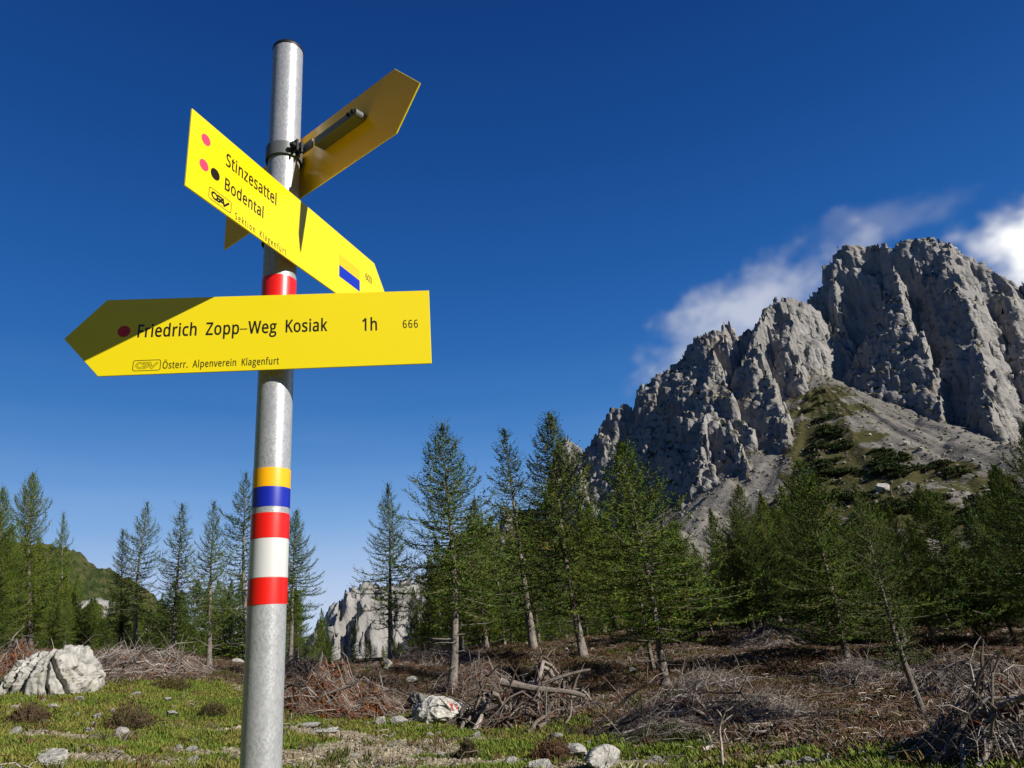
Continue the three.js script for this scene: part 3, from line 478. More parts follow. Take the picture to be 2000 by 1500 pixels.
const kinds = {
  a: larch(11, { H: 9, r: 2.05, crown: .30, sweep: .012, step: .040, twig: .08, tuft: .072, snags: 18, tint: [0.079, 0.114, 0.021] }),
  b: larch(23, { H: 9, r: 1.75, crown: .20, bend: .008, step: .046, twig: .085, tuft: .07, tint: [0.079, 0.114, 0.025] }),
  c: larch(37, { H: 9, r: 2.3, crown: .18, step: .036, twig: .085, tuft: .074, tint: [0.067, 0.096, 0.020] }),
  d: larch(41, { H: 9, r: 2.4, crown: .20, step: .036, twig: .085, tuft: .074, kink: .05, tint: [0.085, 0.120, 0.020] }),
  e: larch(53, { H: 9, r: 1.35, crown: .16, step: .050, twig: .085, tuft: .07, bend: .006, tint: [0.080, 0.112, 0.030] }),
  m: larch(59, { H: 9, r: 1.9, crown: .24, step: .052, twig: .09, tuft: .07, bend: .016, snags: 22, fat: true, tint: [0.082, 0.110, 0.025] }),
  n: larch(61, { H: 9, r: 2.6, crown: .12, step: .036, twig: .09, tuft: .078, fat: true, tint: [0.077, 0.112, 0.020] }),
  f: larch(67, { H: 9, r: 2.5, crown: .12, far: true, tuft: .15, step: .045, twig: .15, tint: [0.071, 0.101, 0.018] }),
  g: larch(71, { H: 9, r: 2.2, crown: .05, far: true, fat: true, tuft: .15, step: .045, twig: .15, tint: [0.085, 0.122, 0.020] }),
  h: larch(83, { H: 9, r: 2.8, crown: .03, far: true, tuft: .155, step: .045, twig: .15, tint: [0.077, 0.112, 0.018] }),
};
const needleTints = [[1.1, 1.1, 1.1], [1.3, 1.18, 1.0], [.88, .95, 1.04], [1.18, 1.2, 1.1], [1, 1.02, .9]].map((c) => { const m = needleMat.clone(); m.color.setRGB(...c); return m; });
const treeSpec = {}; let planted = 0;
function plantTree(kind, base, top, wide, spin, label, group) {
  let t;
  if (treeSpec[kind]) t = copyOf(treeSpec[kind], label, group);
  else { const k = kinds[kind]; t = thing('larch_tree', label, 'tree', group); part(t, 'trunk', k.trunk, barkMat); part(t, 'limbs', k.limbs, twigMat, 'stuff'); part(t, 'crown', k.leaf, needleMat, 'stuff'); treeSpec[kind] = t; }
  t.children[2].material = needleTints[(planted++ * 7) % 5];
  t.userData.label = label; if (group) t.userData.group = group; else delete t.userData.group;
  const ax = top.clone().sub(base), h = ax.length() / kinds[kind].H; t.position.copy(base); t.scale.set(h * wide, h, h * wide); const slim = Math.pow(wide, -.75); t.children[0].scale.set(slim, 1, slim);
  t.quaternion.setFromUnitVectors(V(0, 1, 0), ax.normalize()).multiply(new THREE.Quaternion().setFromAxisAngle(V(0, 1, 0), spin));
  return t;
}
// stand a tree at a bearing and distance, its tip at a second bearing (the trunks lean)
function treeAt(kind, bx, by, d, tx, ty, wide, spin, label, group) {
  let b = at(bx, by, d); if (d < 33 && by > 1240) { const q = onGround(bx, by); if (q) { const e = Math.hypot(q.x, q.z); if (e > d * .75 && e < d * 1.4) b = q; } } b.y = ground(b.x, b.z) - .03; const r = dirOf(tx, ty), hd = V(Math.sin(0), 0, -1); const depth = -b.z, k = depth / -r.z; const t = V(r.x * k, EYE + r.y * k, r.z * k);
  return plantTree(kind, b, t, wide, spin, label, group);
}
const TG = 'larches along the edge of the clearing';
treeAt('a', 880, 1364, 20.5, 868, 828, 1.5, 0.4, 'tall larch with a bare curved trunk beside the boulder marked with red and white paint');
treeAt('b', 765, 1294, 30, 751, 948, 1.4, 1.1, 'slender larch above white rocks, in front of the pale distant peak');
treeAt('e', 1042, 1267, 31, 992, 843, 1.95, 2.0, 'thin airy larch with a pale trunk standing behind the large branch heap');
treeAt('c', 1140, 1283, 27, 1075, 814, 1.55, 2.9, 'dense dark larch with drooping boughs, tallest behind the branch heap');
treeAt('d', 1297, 1351, 19.5, 1226, 862, 1.7, .2, 'broad bright green larch with a thick kinked trunk on the brown mound');
treeAt('e', 1277, 1312, 23, 1214, 985, .9, 4.0, 'sapling larch with a thin pale stem beside the kinked thick trunk');
treeAt('m', 1812, 1413, 12.4, 1655, 950, 1.15, 1.0, 'lanky leaning larch with a long thin bare trunk beside the dark branch heap');
treeAt('n', 1655, 1292, 22, 1558, 902, 1.55, 5.1, 'dark dense larch with a thick shaded trunk at the crest of the brown mound');
treeAt('c', 1474, 1244, 31, 1438, 950, 1.5, 3.3, 'narrow larch with a dark thin trunk behind the mound, below the scree');
treeAt('c', 1525, 1232, 33, 1490, 985, 1.5, .9, 'shaded larch just behind the twig heap on the mound crest');
treeAt('n', 1918, 1258, 24, 1790, 950, 1.6, 2.2, 'larch with a slanting pale trunk at the end of the brush strip');
treeAt('d', 2040, 1300, 21, 1992, 820, 1.1, 3.6, 'tall larch cut by the frame beside the twig bank, below the rock wall');
treeAt('m', 265, 1279, 32, 288, 984, 1.2, .7, 'open larch with a clean pale trunk rising from the grey brush bank');
treeAt('e', 236, 1276, 34, 243, 1038, 1.35, 2.4, 'short thin larch with twin-like pale stem beside the clean pale trunk', TG);
treeAt('e', 340, 1292, 31, 353, 988, 1.75, 3.8, 'pointed larch with tiered boughs behind the end of the grey brush bank');
treeAt('b', 408, 1308, 29, 423, 983, 1.2, 5.2, 'larch with a pale leaning trunk standing at the end of the grey brush');
treeAt('m', 488, 1300, 31, 484, 928, 1.2, .3, 'tall larch partly hidden by the signpost, with hanging boughs on one side');
treeAt('a', 567, 1300, 30, 586, 1000, 1.25, 2.2, 'larch behind the signpost with trailing branch tips, over the dark brush');
treeAt('n', 60, 1262, 36, 70, 928, .95, 1.5, 'large dense larch behind the cracked pale boulder');
treeAt('b', 120, 1268, 40, 128, 1003, .9, 4.4, 'smaller thin-topped larch beside the large dense one, before the wooded hill');
treeAt('d', -20, 1270, 34, -2, 955, .95, 5.0, 'larch cut by the frame next to the large dense one behind the boulder');
treeAt('g', 690, 1318, 36, 696, 1205, .9, 1.0, 'young bushy larch in the gap before the pale distant peak');
treeAt('g', 640, 1300, 40, 628, 1190, .9, 2.0, 'small bushy larch at the foot of the gap, beside the dark brush');
treeAt('g', 812, 1296, 34, 806, 1150, 1.2, 2.6, 'bushy larch filling the space between the slender larch and the curved larch');
treeAt('g', 838, 1290, 36, 834, 1085, 1.2, 4.1, 'taller bushy larch close behind the curved larch');
// the stand behind
{
  const R = rng(5), profile = [[-150, 950], [0, 1010], [60, 1040], [150, 1085], [200, 1150], [300, 1150], [450, 1120], [560, 1090], [610, 1130], [640, 1215], [720, 1240], [790, 1190], [850, 1050], [920, 975], [980, 960], [1050, 985], [1150, 960], [1250, 965], [1330, 1000], [1400, 1015], [1470, 965], [1540, 940], [1600, 935], [1700, 960], [1800, 970], [1900, 1000], [1960, 1000], [2040, 900], [2200, 900]];
  const topAt = (x) => { for (let i = 1; i < profile.length; i++) if (x < profile[i][0]) return lerp(profile[i - 1][1], profile[i][1], (x - profile[i - 1][0]) / (profile[i][0] - profile[i - 1][0])); return 950; };
  const zoneLabel = (x) => x < 215 ? 'larch in the dense green stand behind the cracked boulder' : x < 640 ? 'larch in the stand behind the grey brush bank and the pale trunks' : x < 1010 ? 'larch in the stand behind the curved larch and the painted boulder' : x < 1340 ? 'larch in the dense stand behind the branch heap and kinked trunk' : x < 1700 ? 'larch in the shaded stand behind the mound crest, below the scree' : 'larch in the stand behind the leaning larch, below the rock wall';
  for (let k = 0; k < 135; k++) {
    const near = k % 3 === 0, bx = -140 + (k * 37 % 135 + R() * .9) / 135 * 2320, d = near ? (bx > 1330 ? 27 + R() * 9 : 33 + R() * 8) : 38 + R() * 30; if (bx > 640 && bx < 735) continue;
    const horizon = 1257 - .0749 * (bx - 1000), ty = Math.max(topAt(bx) + 10 + Math.pow(R(), 1.6) * (near ? 170 : 110), topAt(bx));
    const lean = (600 - bx) / 4300 * (1265 - ty) * (.8 + R() * .5);
    treeAt(near ? ['n', 'c', 'd'][(k / 3) % 3] : ['f', 'g', 'h'][k % 3], bx, 1262, d, bx + lean, ty, .85 + R() * .3, R() * 6.3, zoneLabel(bx), 'larches of the stand behind the clearing');
  }
  // the darker, closer part of the stand below the peak
  for (let k = 0; k < 34; k++) {
    const bx = 1345 + (k * 13 % 34 + R() * .9) / 34 * 720, d = 25 + R() * 12, ty = topAt(bx) + 25 + R() * 130, lean = (600 - bx) / 4300 * (1265 - ty) * (1.1 + R() * .6);
    treeAt(['n', 'c', 'd', 'a', 'c'][k % 5], bx, 1235, d, bx + lean, ty, .95 + R() * .3, R() * 6.3, zoneLabel(bx), 'larches of the stand behind the clearing');
  }
  // young growth under and before the stand
  for (let k = 0; k < 74; k++) {
    const bx = -60 + (k * 29 % 74 + R() * .9) / 74 * 2140, d = 33 + R() * 9, low = bx > 590 && bx < 790, ty = (low ? 1240 : 1135) + R() * (low ? 30 : 95) - (bx > 1400 ? 30 : 0), lean = (600 - bx) / 4300 * (1265 - ty);
    treeAt(['g', 'h', 'f'][k % 3], bx, 1262, d, bx + lean, ty, 1.25 + R() * .5, R() * 6.3, zoneLabel(bx).replace('larch in the', 'young bushy larch under the').replace('under the stand', 'under the stand'), 'young larches under the stand');
  }
}

// ---------------------------------------------------------------- rocks
function rockGeo(seed, detail, cuts, rough, colour) {
  const R = rng(seed), g0 = new THREE.IcosahedronGeometry(1, detail), planes = [];
  for (let k = 0; k < cuts; k++) planes.push([V(R() * 2 - 1, R() * 2 - 1, R() * 2 - 1).normalize(), .48 + R() * .38]);
  let g = mergeVertices((g0.deleteAttribute('normal'), g0.deleteAttribute('uv'), g0), 1e-4); const P = g.attributes.position, col = [], uv = [];
  for (let i = 0; i < P.count; i++) {
    const v = V(P.getX(i), P.getY(i), P.getZ(i)).normalize(); let r = 1.02; for (const [n, d] of planes) { const q = v.dot(n); if (q * r > d) r = d / q; }
    r *= 1 + rough * (fbm(v.x * 2.2 + seed, v.y * 2.2, v.z * 2.2, 4) * .5 + (ridged(v.x * 4 + seed, v.y * 4, v.z * 4, 3) - .5) * .22);
    P.setXYZ(i, v.x * r, v.y * r, v.z * r); const k = colour ? colour(v, r) : 1; const base = Array.isArray(k) ? k : null; const s = .86 + fbm(v.x * 4 + seed, v.y * 4, v.z * 4, 3) * .5; const w = base ?? [.60 * s * k, .58 * s * k, .53 * s * k]; col.push(...w); uv.push(v.x + v.z * .6, v.y + v.z * .3);
  }
  g.setAttribute('color', new THREE.Float32BufferAttribute(col, 3)); g.setAttribute('uv', new THREE.Float32BufferAttribute(uv, 2)); g.computeVertexNormals(); return detail > 6 ? g : toCreasedNormals(g, .5);
}
const stoneMat = natural({ vertexColors: true, roughness: .95, map: reTex(lichenTone, .7, .7), bumpMap: reTex(rockBump, .8, .8), bumpScale: .07 });
const mPerPx = (p) => Math.hypot(p.x, p.y - EYE, p.z) / 1500;
function setOn(o, px, py, wPx, hRatio, dRatio, spin, sink, tilt = 0) { const p = G(px, py), w = wPx * mPerPx(p) / 2; o.position.set(p.x, p.y + w * hRatio * (1 - sink), p.z); o.scale.set(w, w * hRatio, w * dRatio); o.rotation.set(tilt, spin, tilt * .6); return p; }
// the cracked boulder: one mass of limestone with steep open joints and knobbly weathering
{
  const g0 = new THREE.IcosahedronGeometry(1, 44); g0.deleteAttribute('normal'); g0.deleteAttribute('uv'); const g = mergeVertices(g0, 1e-5), P = g.attributes.position, col = [], uv = [];
  const joints = [[-.70, .42, .10], [-.46, .36, .12], [-.20, .30, .11], [.34, -.12, .05], [.66, -.5, .07]];
  const prof = (x) => x < -.85 ? .45 : x < -.55 ? .72 : x < -.25 ? .84 : x < .05 ? .86 : x < .45 ? 1.0 : x < .7 ? .74 : .58;
  for (let i = 0; i < P.count; i++) {
    const v = V(P.getX(i), P.getY(i), P.getZ(i)).normalize(); let x = Math.sign(v.x) * Math.pow(Math.abs(v.x), .85), y = Math.sign(v.y) * Math.pow(Math.abs(v.y), .75), z = Math.sign(v.z) * Math.pow(Math.abs(v.z), .8);
    const lx = x - y * .26; let top = (prof(lx - .04) + prof(lx + .04) + prof(lx)) / 3; if (y > 0) y *= top + .12 * n3(lx * 4, 1, z * 3);
    let r = 1 + .10 * fbm(v.x * 2 + 3, v.y * 2, v.z * 2, 4) + .08 * (ridged(v.x * 3.5, v.y * 3.5 + 4, v.z * 3.5, 4) - .6) + .05 * (ridged(v.x * 11, v.y * 7 + 4, v.z * 11, 3) - .6);
    { const k1 = block(v.x * 3 + 20, v.y * 2.2 + 20 - v.x * .8, v.z * 3 + 20), k2 = block(v.x * 8 + 20, v.y * 6 + 20, v.z * 8 + 20); r += k1[0] * .13 + k2[0] * .055; } let dirt = 0; for (const [jx, sl, dep] of joints) { const d = Math.abs(x - jx - y * sl + .05 * n3(y * 4, jx * 9, z * 2)), k = smooth(.06, .0, d); r -= k * dep * (2.4 + y * .8); dirt = Math.max(dirt, smooth(.03, 0, d)); }
    P.setXYZ(i, x * r, y * r, z * r); const q = .43 + .26 * fbm(v.x * 5, v.y * 5, v.z * 5, 4), m = smooth(.12, .26, fbm(v.x * 3 + 9, v.y * 3, v.z * 3, 3)) * .5; col.push(...mix3(mix3([q, q * .975, q * .92], [.30, .30, .22], m), [.07, .065, .05], dirt * .8)); uv.push((v.x + v.z * .5) * 1.2, v.y + v.z * .3);
  }
  g.setAttribute('color', new THREE.Float32BufferAttribute(col, 3)); g.setAttribute('uv', new THREE.Float32BufferAttribute(uv, 2)); g.computeVertexNormals();
  const o = single('boulder', g, stoneMat, 'large pale limestone boulder with steep open cracks, in front of the brush bank', 'boulder'); const p = G(95, 1350), m = mPerPx(p); o.position.copy(p).add(V(0, 6 * m, 0)); o.scale.set(74 * m, 64 * m, .95); o.rotation.y = .15;
}
{
  const paintMark = (v) => { const a = v.x * .80 + v.y * .42, b = -v.x * .42 + v.y * .8; if (v.z < .15 || b < -.05 || b > .62 || v.x < .05) return 1; const q = a - .46 + n3(v.x * 9, v.y * 9, 3) * .03; if (q > 0 && q < .075) return [.52, .035, .03]; if (q >= .075 && q < .15) return [.72, .72, .70]; if (q >= .15 && q < .215) return [.52, .035, .03]; return 1; };
  const g = rockGeo(127, 28, 7, .4, paintMark); const o = single('boulder', g, stoneMat, 'pale boulder with a red and white painted mark at the curved larch', 'boulder'); setOn(o, 864, 1418, 104, .66, .9, .15, .4);
  const o2 = single('boulder', rockGeo(121, 16, 10, .6, () => .42), stoneMat, 'dark lichened boulder tucked behind the painted one under the curved larch', 'boulder'); setOn(o2, 820, 1392, 62, .7, .8, .8, .3);
}
const stoneKinds = [0, 1, 2, 3, 4].map((k) => rockGeo(130 + k, 4, 8 + k, .5));
const bigStones = [[95, 1504, 66, .62, 'rounded grey stone bulging from the grass at the edge of the meadow'], [1118, 1482, 62, .5, 'long white stone sloping down beside the brown heather'], [1184, 1506, 92, .55, 'broad smooth pale stone among rubble at the meadow edge'], [1060, 1504, 52, .45, 'low jagged pale stone in front of the brown heather'], [1086, 1444, 40, .4, 'flat white stone before the large branch heap'], [745, 1418, 30, .75, 'upright blocky white stone, first of a pair beside the painted boulder'], [780, 1417, 36, .55, 'wider white stone, second of a pair beside the painted boulder'], [600, 1420, 56, .16, 'flat pale slab lying in the grass beside the signpost foot'], [628, 1432, 80, .12, 'long flat tan slab lying in the grass beside the signpost foot'], [225, 1474, 28, .45, 'pinkish flat stone lying in the grass below the dark heather'], [757, 1306, 34, .8, 'white rock under the slender larch'], [806, 1334, 30, .5, 'tilted white rock on the mossy bank behind the dark boulder'], [462, 1300, 30, .5, 'white rock at the edge of the turf left of the signpost'], [1236, 1318, 26, .7, 'white rock on the brown mound behind the sapling'], [1840, 1496, 34, .7, 'chunky white stone at the foot of the dark branch heap'], [1882, 1494, 40, .5, 'pale wedge-shaped stone at the foot of the dark branch heap'], [1740, 1490, 34, .4, 'low white stone on the green strip before the dark branch heap'], [1000, 1494, 28, .6, 'small upright white stone in front of the red-brown heather'], [1395, 1466, 26, .5, 'white stone beside the bare pale log'], [728, 1338, 18, .6, 'small white rock on the bank beside the rust-brown brush']];
bigStones.forEach(([x, y, w, h, label], i) => { const o = single('stone', stoneKinds[i % 5], stoneMat, label, 'stone'); setOn(o, x, y, w, h, .55 + (i * 37 % 10) * .04, i * 2.1, .35, (i % 3 - 1) * .12); });
{
  const R = rng(77), spots = [[155, 1368, 18], [105, 1385, 16], [130, 1388, 11], [30, 1385, 14], [15, 1397, 15], [190, 1403, 15], [220, 1393, 13], [335, 1398, 20], [325, 1370, 15], [265, 1360, 16], [180, 1418, 14], [175, 1433, 16], [235, 1440, 24], [30, 1437, 22], [275, 1455, 9], [290, 1485, 9], [350, 1467, 15], [375, 1470, 20], [382, 1487, 16], [715, 1416, 11], [932, 1441, 20], [1200, 1441, 18], [968, 1493, 16], [1270, 1497, 26], [1240, 1487, 16], [1282, 1490, 18], [1580, 1492, 22], [1622, 1487, 22], [1656, 1482, 20], [1760, 1474, 14], [245, 1352, 9], [300, 1378, 9], [150, 1400, 9], [85, 1372, 10], [650, 1470, 12], [690, 1480, 14], [640, 1488, 12], [905, 1470, 14], [860, 1482, 18], [820, 1462, 12], [840, 1440, 16], [930, 1482, 10], [1330, 1480, 12], [1365, 1492, 12], [1455, 1490, 14], [1500, 1484, 13], [1540, 1495, 14], [1690, 1494, 16], [1310, 1455, 10], [1150, 1455, 12]];
  const label = 'small white limestone stone lying loose in the grass', proto = [];
  for (let k = 0; k < 190; k++) {
    let [x, y, w] = spots[k] ?? [R() * 2000, 1345 + Math.pow(R(), .8) * 155, 5 + R() * R() * 12];
    if (!spots[k] && x > 900 && x < 1900 && y < 1440) { y = 1265 + R() * 170; }
    const o = single('stone', stoneKinds[k % 5], stoneMat, k % 1 === 0 && y < 1400 && x > 900 ? 'small white stone lying in the brown litter of the mound' : label, 'stone', y < 1400 && x > 900 ? 'small stones in the brown litter' : 'small stones in the grass'); setOn(o, x, y, w * 1.15, .4 + R() * .35, .6 + R() * .5, R() * 6.3, .3, (R() - .5) * .4);
  }
}
// fine rubble on the bare patches of the path
{
  const R = rng(91), N = 15000, g = rockGeo(140, 0, 6, .4), m = new THREE.InstancedMesh(g, stoneMat, N), M = new THREE.Matrix4(), q = new THREE.Quaternion(), e = new THREE.Euler(), c = new THREE.Color(); let k = 0;
  for (let t = 0; t < 900000 && k < N; t++) { const az = (R() - .5) * 1.5, d = 9 + R() * 14, x = Math.sin(az) * d, z = -Math.cos(az) * d, v = cover(x, z); if (R() > v.gravel * 1.2 + .004 * (1 - v.litter)) continue; const s = .012 + R() * R() * .045; e.set(R() * 6, R() * 6, R() * 6); M.compose(V(x, ground(x, z) + s * .2, z), q.setFromEuler(e), V(s, s * .7, s)); m.setMatrixAt(k, M); const b = .75 + R() * .5; m.setColorAt(k, c.setRGB(b * 1.45, b * 1.3, b * 1.05)); k++; }
  m.count = k; m.name = 'rubble'; m.userData = { kind: 'stuff', label: 'pale rubble and pebbles on the worn patches of the meadow', category: 'rubble' }; m.castShadow = m.receiveShadow = true; scene.add(m);
}

// ---------------------------------------------------------------- grass and ground litter
function bladeTuft(seed, blades, h, spread, w) { const R = rng(seed), m = new Mesher(); for (let k = 0; k < blades; k++) { const a = R() * 6.3, r = R() * spread * .5, x = Math.cos(a) * r, z = Math.sin(a) * r, l = h * (.55 + R() * .6), b = a + (R() - .5) * 1.5, lx = Math.cos(b) * l * (.25 + R() * .5), lz = Math.sin(b) * l * (.25 + R() * .5), wx = -Math.sin(b) * w, wz = Math.cos(b) * w, v = .7 + R() * .6, col = [v, v, v]; const mx = x + lx * .4, mz = z + lz * .4, my = l * .6; m.tri9(x - wx, 0, z - wz, x + wx, 0, z + wz, mx + wx * .7, my, mz + wz * .7, col); m.tri9(x - wx, 0, z - wz, mx + wx * .7, my, mz + wz * .7, mx - wx * .7, my, mz - wz * .7, col); m.tri9(mx - wx * .7, my, mz - wz * .7, mx + wx * .7, my, mz + wz * .7, x + lx, l * .92, z + lz, col); } return m.build(); }
function scatter(name, label, category, geo, mat, N, seed, accept) {
  const R = rng(seed), m = new THREE.InstancedMesh(geo, mat, N), M = new THREE.Matrix4(), q = new THREE.Quaternion(), e = new THREE.Euler(), c = new THREE.Color(); let k = 0;
  for (let t = 0; t < N * 12 && k < N; t++) { const az = (R() - .5) * 1.6, d = 7.5 + 27 * Math.pow(R(), 1.1), x = Math.sin(az) * d, z = -Math.cos(az) * d, r = accept(cover(x, z), R, x, z); if (!r) continue; e.set((R() - .5) * .4, R() * 6.3, (R() - .5) * .4); M.compose(V(x, ground(x, z) - .01, z), q.setFromEuler(e), V(r.s, r.s * (r.v ?? 1), r.s)); m.setMatrixAt(k, M); m.setColorAt(k, c.setRGB(...r.c)); k++; }
  m.count = k; m.name = name; m.userData = { kind: 'stuff', label, category }; m.castShadow = m.receiveShadow = true; scene.add(m);
}
const grassMat = natural({ vertexColors: true, roughness: .85, side: THREE.DoubleSide });
scatter('grass', 'short green and straw-coloured mountain grass of the meadow', 'grass', bladeTuft(3, 9, .085, .18, .009), grassMat, 70000, 301, (v, R) => { if (R() < v.litter * .93 || R() < v.gravel * 1.3) return null; let c = mix3([.115, .19, .026], [.18, .19, .036], R() * .6 + smooth(-.2, .3, v.w2 + v.w * .6) * .4); c = mix3(c, [.25, .20, .06], Math.min(1, v.dry + .15) * R() * .85); return { s: .55 + R() * .75, c, v: .6 + R() * .6 }; });
const crook = (() => { const R = rng(9), m = new Mesher(); for (let k = 0; k < 7; k++) { const a = R() * 6.3, l = .09 + R() * .22, p = V((R() - .5) * .3, R() * .02, (R() - .5) * .3), pts = [p]; for (let j = 1; j < 4; j++) pts.push(p.clone().add(V(Math.cos(a + j * .25 * (R() - .5)) * l * j / 3, .015 + R() * .09, Math.sin(a + j * .25) * l * j / 3))); const v = .6 + R() * .9; m.tube(pts, [.007, .006, .005, .002], 3, [v, v, v]); } return m.build(); })();
scatter('twig_litter', 'dry twigs and brown needles strewn over the mound and clearing', 'litter', crook, grassMat, 26000, 302, (v, R) => { if (R() > v.litter * 1.0 + .02) return null; const q = R(); const c = q < .5 ? [.12, .07, .042] : q < .8 ? [.18, .145, .12] : q < .9 ? [.11, .06, .035] : [.36, .31, .26]; return { s: .6 + R() * 1.0, c }; });
scatter('heather', 'low brown heather and dry grass tufts covering the mound', 'heather', bladeTuft(8, 12, .13, .24, .009), grassMat, 30000, 303, (v, R) => { if (R() > v.litter + .03 + .25 * (v.w > .18)) return null; const q = R() + v.w * .9; const c = q < .36 ? [.12, .068, .036] : q < .62 ? [.14, .105, .045] : [.09, .105, .026]; return { s: .6 + R() * .9, c, v: .5 + R() * .6 }; });

// ---------------------------------------------------------------- brush heaps
const woodMat = natural({ vertexColors: true, roughness: .9, map: reTex(barkTone, 3.5, 1.6), bumpMap: reTex(barkBump, 6, 3), bumpScale: .015 });
function brush(name, label, px, py, wPx, hPx, depth, o) {
  const p = G(px, py), m = mPerPx(p), rx = wPx * m / 2, h = hPx * m, rz = depth / 2, R = rng(o.seed), t = thing(name, label, 'brush heap'); t.position.copy(p); t.rotation.y = Math.atan2(-p.x, -p.z) + (o.turn ?? 0);
  const gnd = (x, z) => { const q = V(x, 0, z).applyAxisAngle(V(0, 1, 0), t.rotation.y); return ground(p.x + q.x, p.z + q.z) - p.y; };
  const dome = (x, z) => h * Math.max(0, 1 - (x / rx) ** 2 * .9 - (z / rz) ** 2 * .9) * (.72 + .9 * n3(x * 1.5 + o.seed, 1, z * 1.5) + .5 * n3(x * 4 + o.seed, 3, z * 4));
  const curve = (len, lift, segs, curl) => { const a = R() * 6.3, r = Math.sqrt(R()), x = Math.cos(a) * rx * r, z = Math.sin(a) * rz * r; let dir = R() * 6.3; if (o.comb) dir = o.comb + (R() - .5) * 1.1; const k = (R() - .5) * curl; const pts = []; let cx = x - Math.cos(dir) * len / 2, cz = z - Math.sin(dir) * len / 2; const lev = lift * (.25 + .85 * R()), bow = R() * 1.1, rise = (R() < .3 ? R() * .5 : (R() - .5) * .15) * (o.rise ?? .8); for (let j = 0; j <= segs; j++) { const f = j / segs; pts.push(V(cx, gnd(cx, cz) + .03 + dome(cx, cz) * lev + (o.spike ?? .12) * Math.sin(f * Math.PI) * len * bow + rise * f * len + (R() - .5) * len * .05, cz)); cx += Math.cos(dir) * len / segs; cz += Math.sin(dir) * len / segs; dir += k / segs + (R() - .5) * .5; } return pts; };
  const tone = () => { const q = R(); const b = q < o.pale ? [.36, .32, .285] : q < .75 ? [.205, .172, .148] : [.12, .092, .075]; const v = .8 + R() * .4; return b.map((c) => c * v); };
  for (let k = 0; k < o.branches; k++) { const l = (o.len ?? 1.1) * (.6 + R() * .9), g = new Mesher(), r = (o.thick ?? .03) * (.4 + R() * R() * 2.2), pts = curve(l, 1.0, 6, 1.6); g.tube(pts, pts.map((_, j) => r * (1 - j / 6 * .75)), 6, tone()); const n = 1 + Math.floor(R() * 3); for (let q = 0; q < n; q++) { const s = pts[1 + Math.floor(R() * 4)], d = V(R() - .5, R() * .6, R() - .5).multiplyScalar(l * .6); g.tube([s, s.clone().addScaledVector(d, .5).add(V(0, .04, 0)), s.clone().add(d)], [r * .5, r * .35, r * .12], 4, tone()); } part(t, 'branch', g.build(), woodMat); }
  if (o.logs) for (const [x, z, y, dir, l, r, tilt] of o.logs) { const g = new Mesher(), pts = []; for (let j = 0; j <= 7; j++) { const f = j / 7 - .5; pts.push(V(x + Math.cos(dir) * l * f + Math.sin(j * 1.3) * .05, gnd(x, z) + y + tilt * f * l + Math.sin(f * 4) * .06, z + Math.sin(dir) * l * f)); } g.tube(pts, pts.map((_, j) => r * (1 - j * .07) * (1 + .12 * Math.sin(j * 2.3))), 8, [.27, .23, .20]); const b = part(t, 'log', g.build(), woodMat); const e = pts[0], d = e.clone().sub(pts[1]).normalize(), cg = new THREE.CylinderGeometry(r * .97, r * .97, .012, 12); cg.applyQuaternion(new THREE.Quaternion().setFromUnitVectors(V(0, 1, 0), d)); cg.translate(e.x, e.y, e.z); part(b, 'cut_end', cg, new THREE.MeshStandardMaterial({ color: new THREE.Color(.62, .5, .36), roughness: .9 })); }
  const tw = new Mesher(); for (let k = 0; k < o.twigs * .62; k++) { const l = (o.twigLen ?? .55) * (.4 + R()), pts = curve(l, 1.05, 4, 2.6); const tr = .45 + R() * R() * 1.9; tw.tube(pts, [.007, .006, .005, .004, .002].map((v) => v * tr), 3, tone()); const s = pts[2]; for (let q = 0; q < 2; q++) { const d = V(R() - .5, (R() - .3) * .7, R() - .5).multiplyScalar(l * .7); tw.tube([s, s.clone().add(d)], [.005, .0015], 3, tone()); } } part(t, 'twigs', tw.build(), twigMat, 'stuff');
  if (o.rust) { const lf = new Mesher(); for (let k = 0; k < o.rust; k++) { const a = R() * 6.3, r = Math.sqrt(R()), x = Math.cos(a) * rx * r * .95, z = Math.sin(a) * rz * r, y = gnd(x, z) + dome(x, z) * (.3 + R() * .75); const q = o.green ? [.035 + R() * .02, .05 + R() * .02, .014] : [.17 + R() * .10, .062 + R() * .04, .027]; for (let j = 0; j < 6; j++) { const d = V(R() - .5, R() - .4, R() - .5).normalize(), s = V(R() - .5, R() - .5, R() - .5).cross(d).normalize(), l = .08 + R() * .08; lf.tri9(x + s.x * .012, y + s.y * .012, z + s.z * .012, x - s.x * .012, y - s.y * .012, z - s.z * .012, x + d.x * l, y + d.y * l, z + d.z * l, q); } } part(t, o.green ? 'needles' : 'dead_needles', lf.build(), needleMat, 'stuff'); }
  return t;
}
brush('brush_heap', 'large heap of grey crooked branches and cut logs at the foot of the mound', 1035, 1410, 250, 88, 1.8, { seed: 401, branches: 46, thick: .045, len: 1.25, twigs: 650, pale: .22, rust: 260, logs: [[.3, .45, .62, .25, 1.7, .085, -.28], [-.5, .35, .42, 2.0, 1.1, .075, .4], [.65, .3, .75, .1, 1.3, .05, .1], [-.95, .5, .3, .5, .8, .07, .2]] });
brush('brush_heap', 'rust-brown heap of dead larch brush beside the painted boulder', 660, 1392, 230, 72, 2.4, { seed: 402, branches: 34, thick: .02, len: 1.2, twigs: 1100, pale: .18, rust: 2600, comb: .6, logs: [[-.3, .7, .4, .4, 1.2, .05, .2], [.6, .6, .25, 2.5, .9, .045, -.1]] });
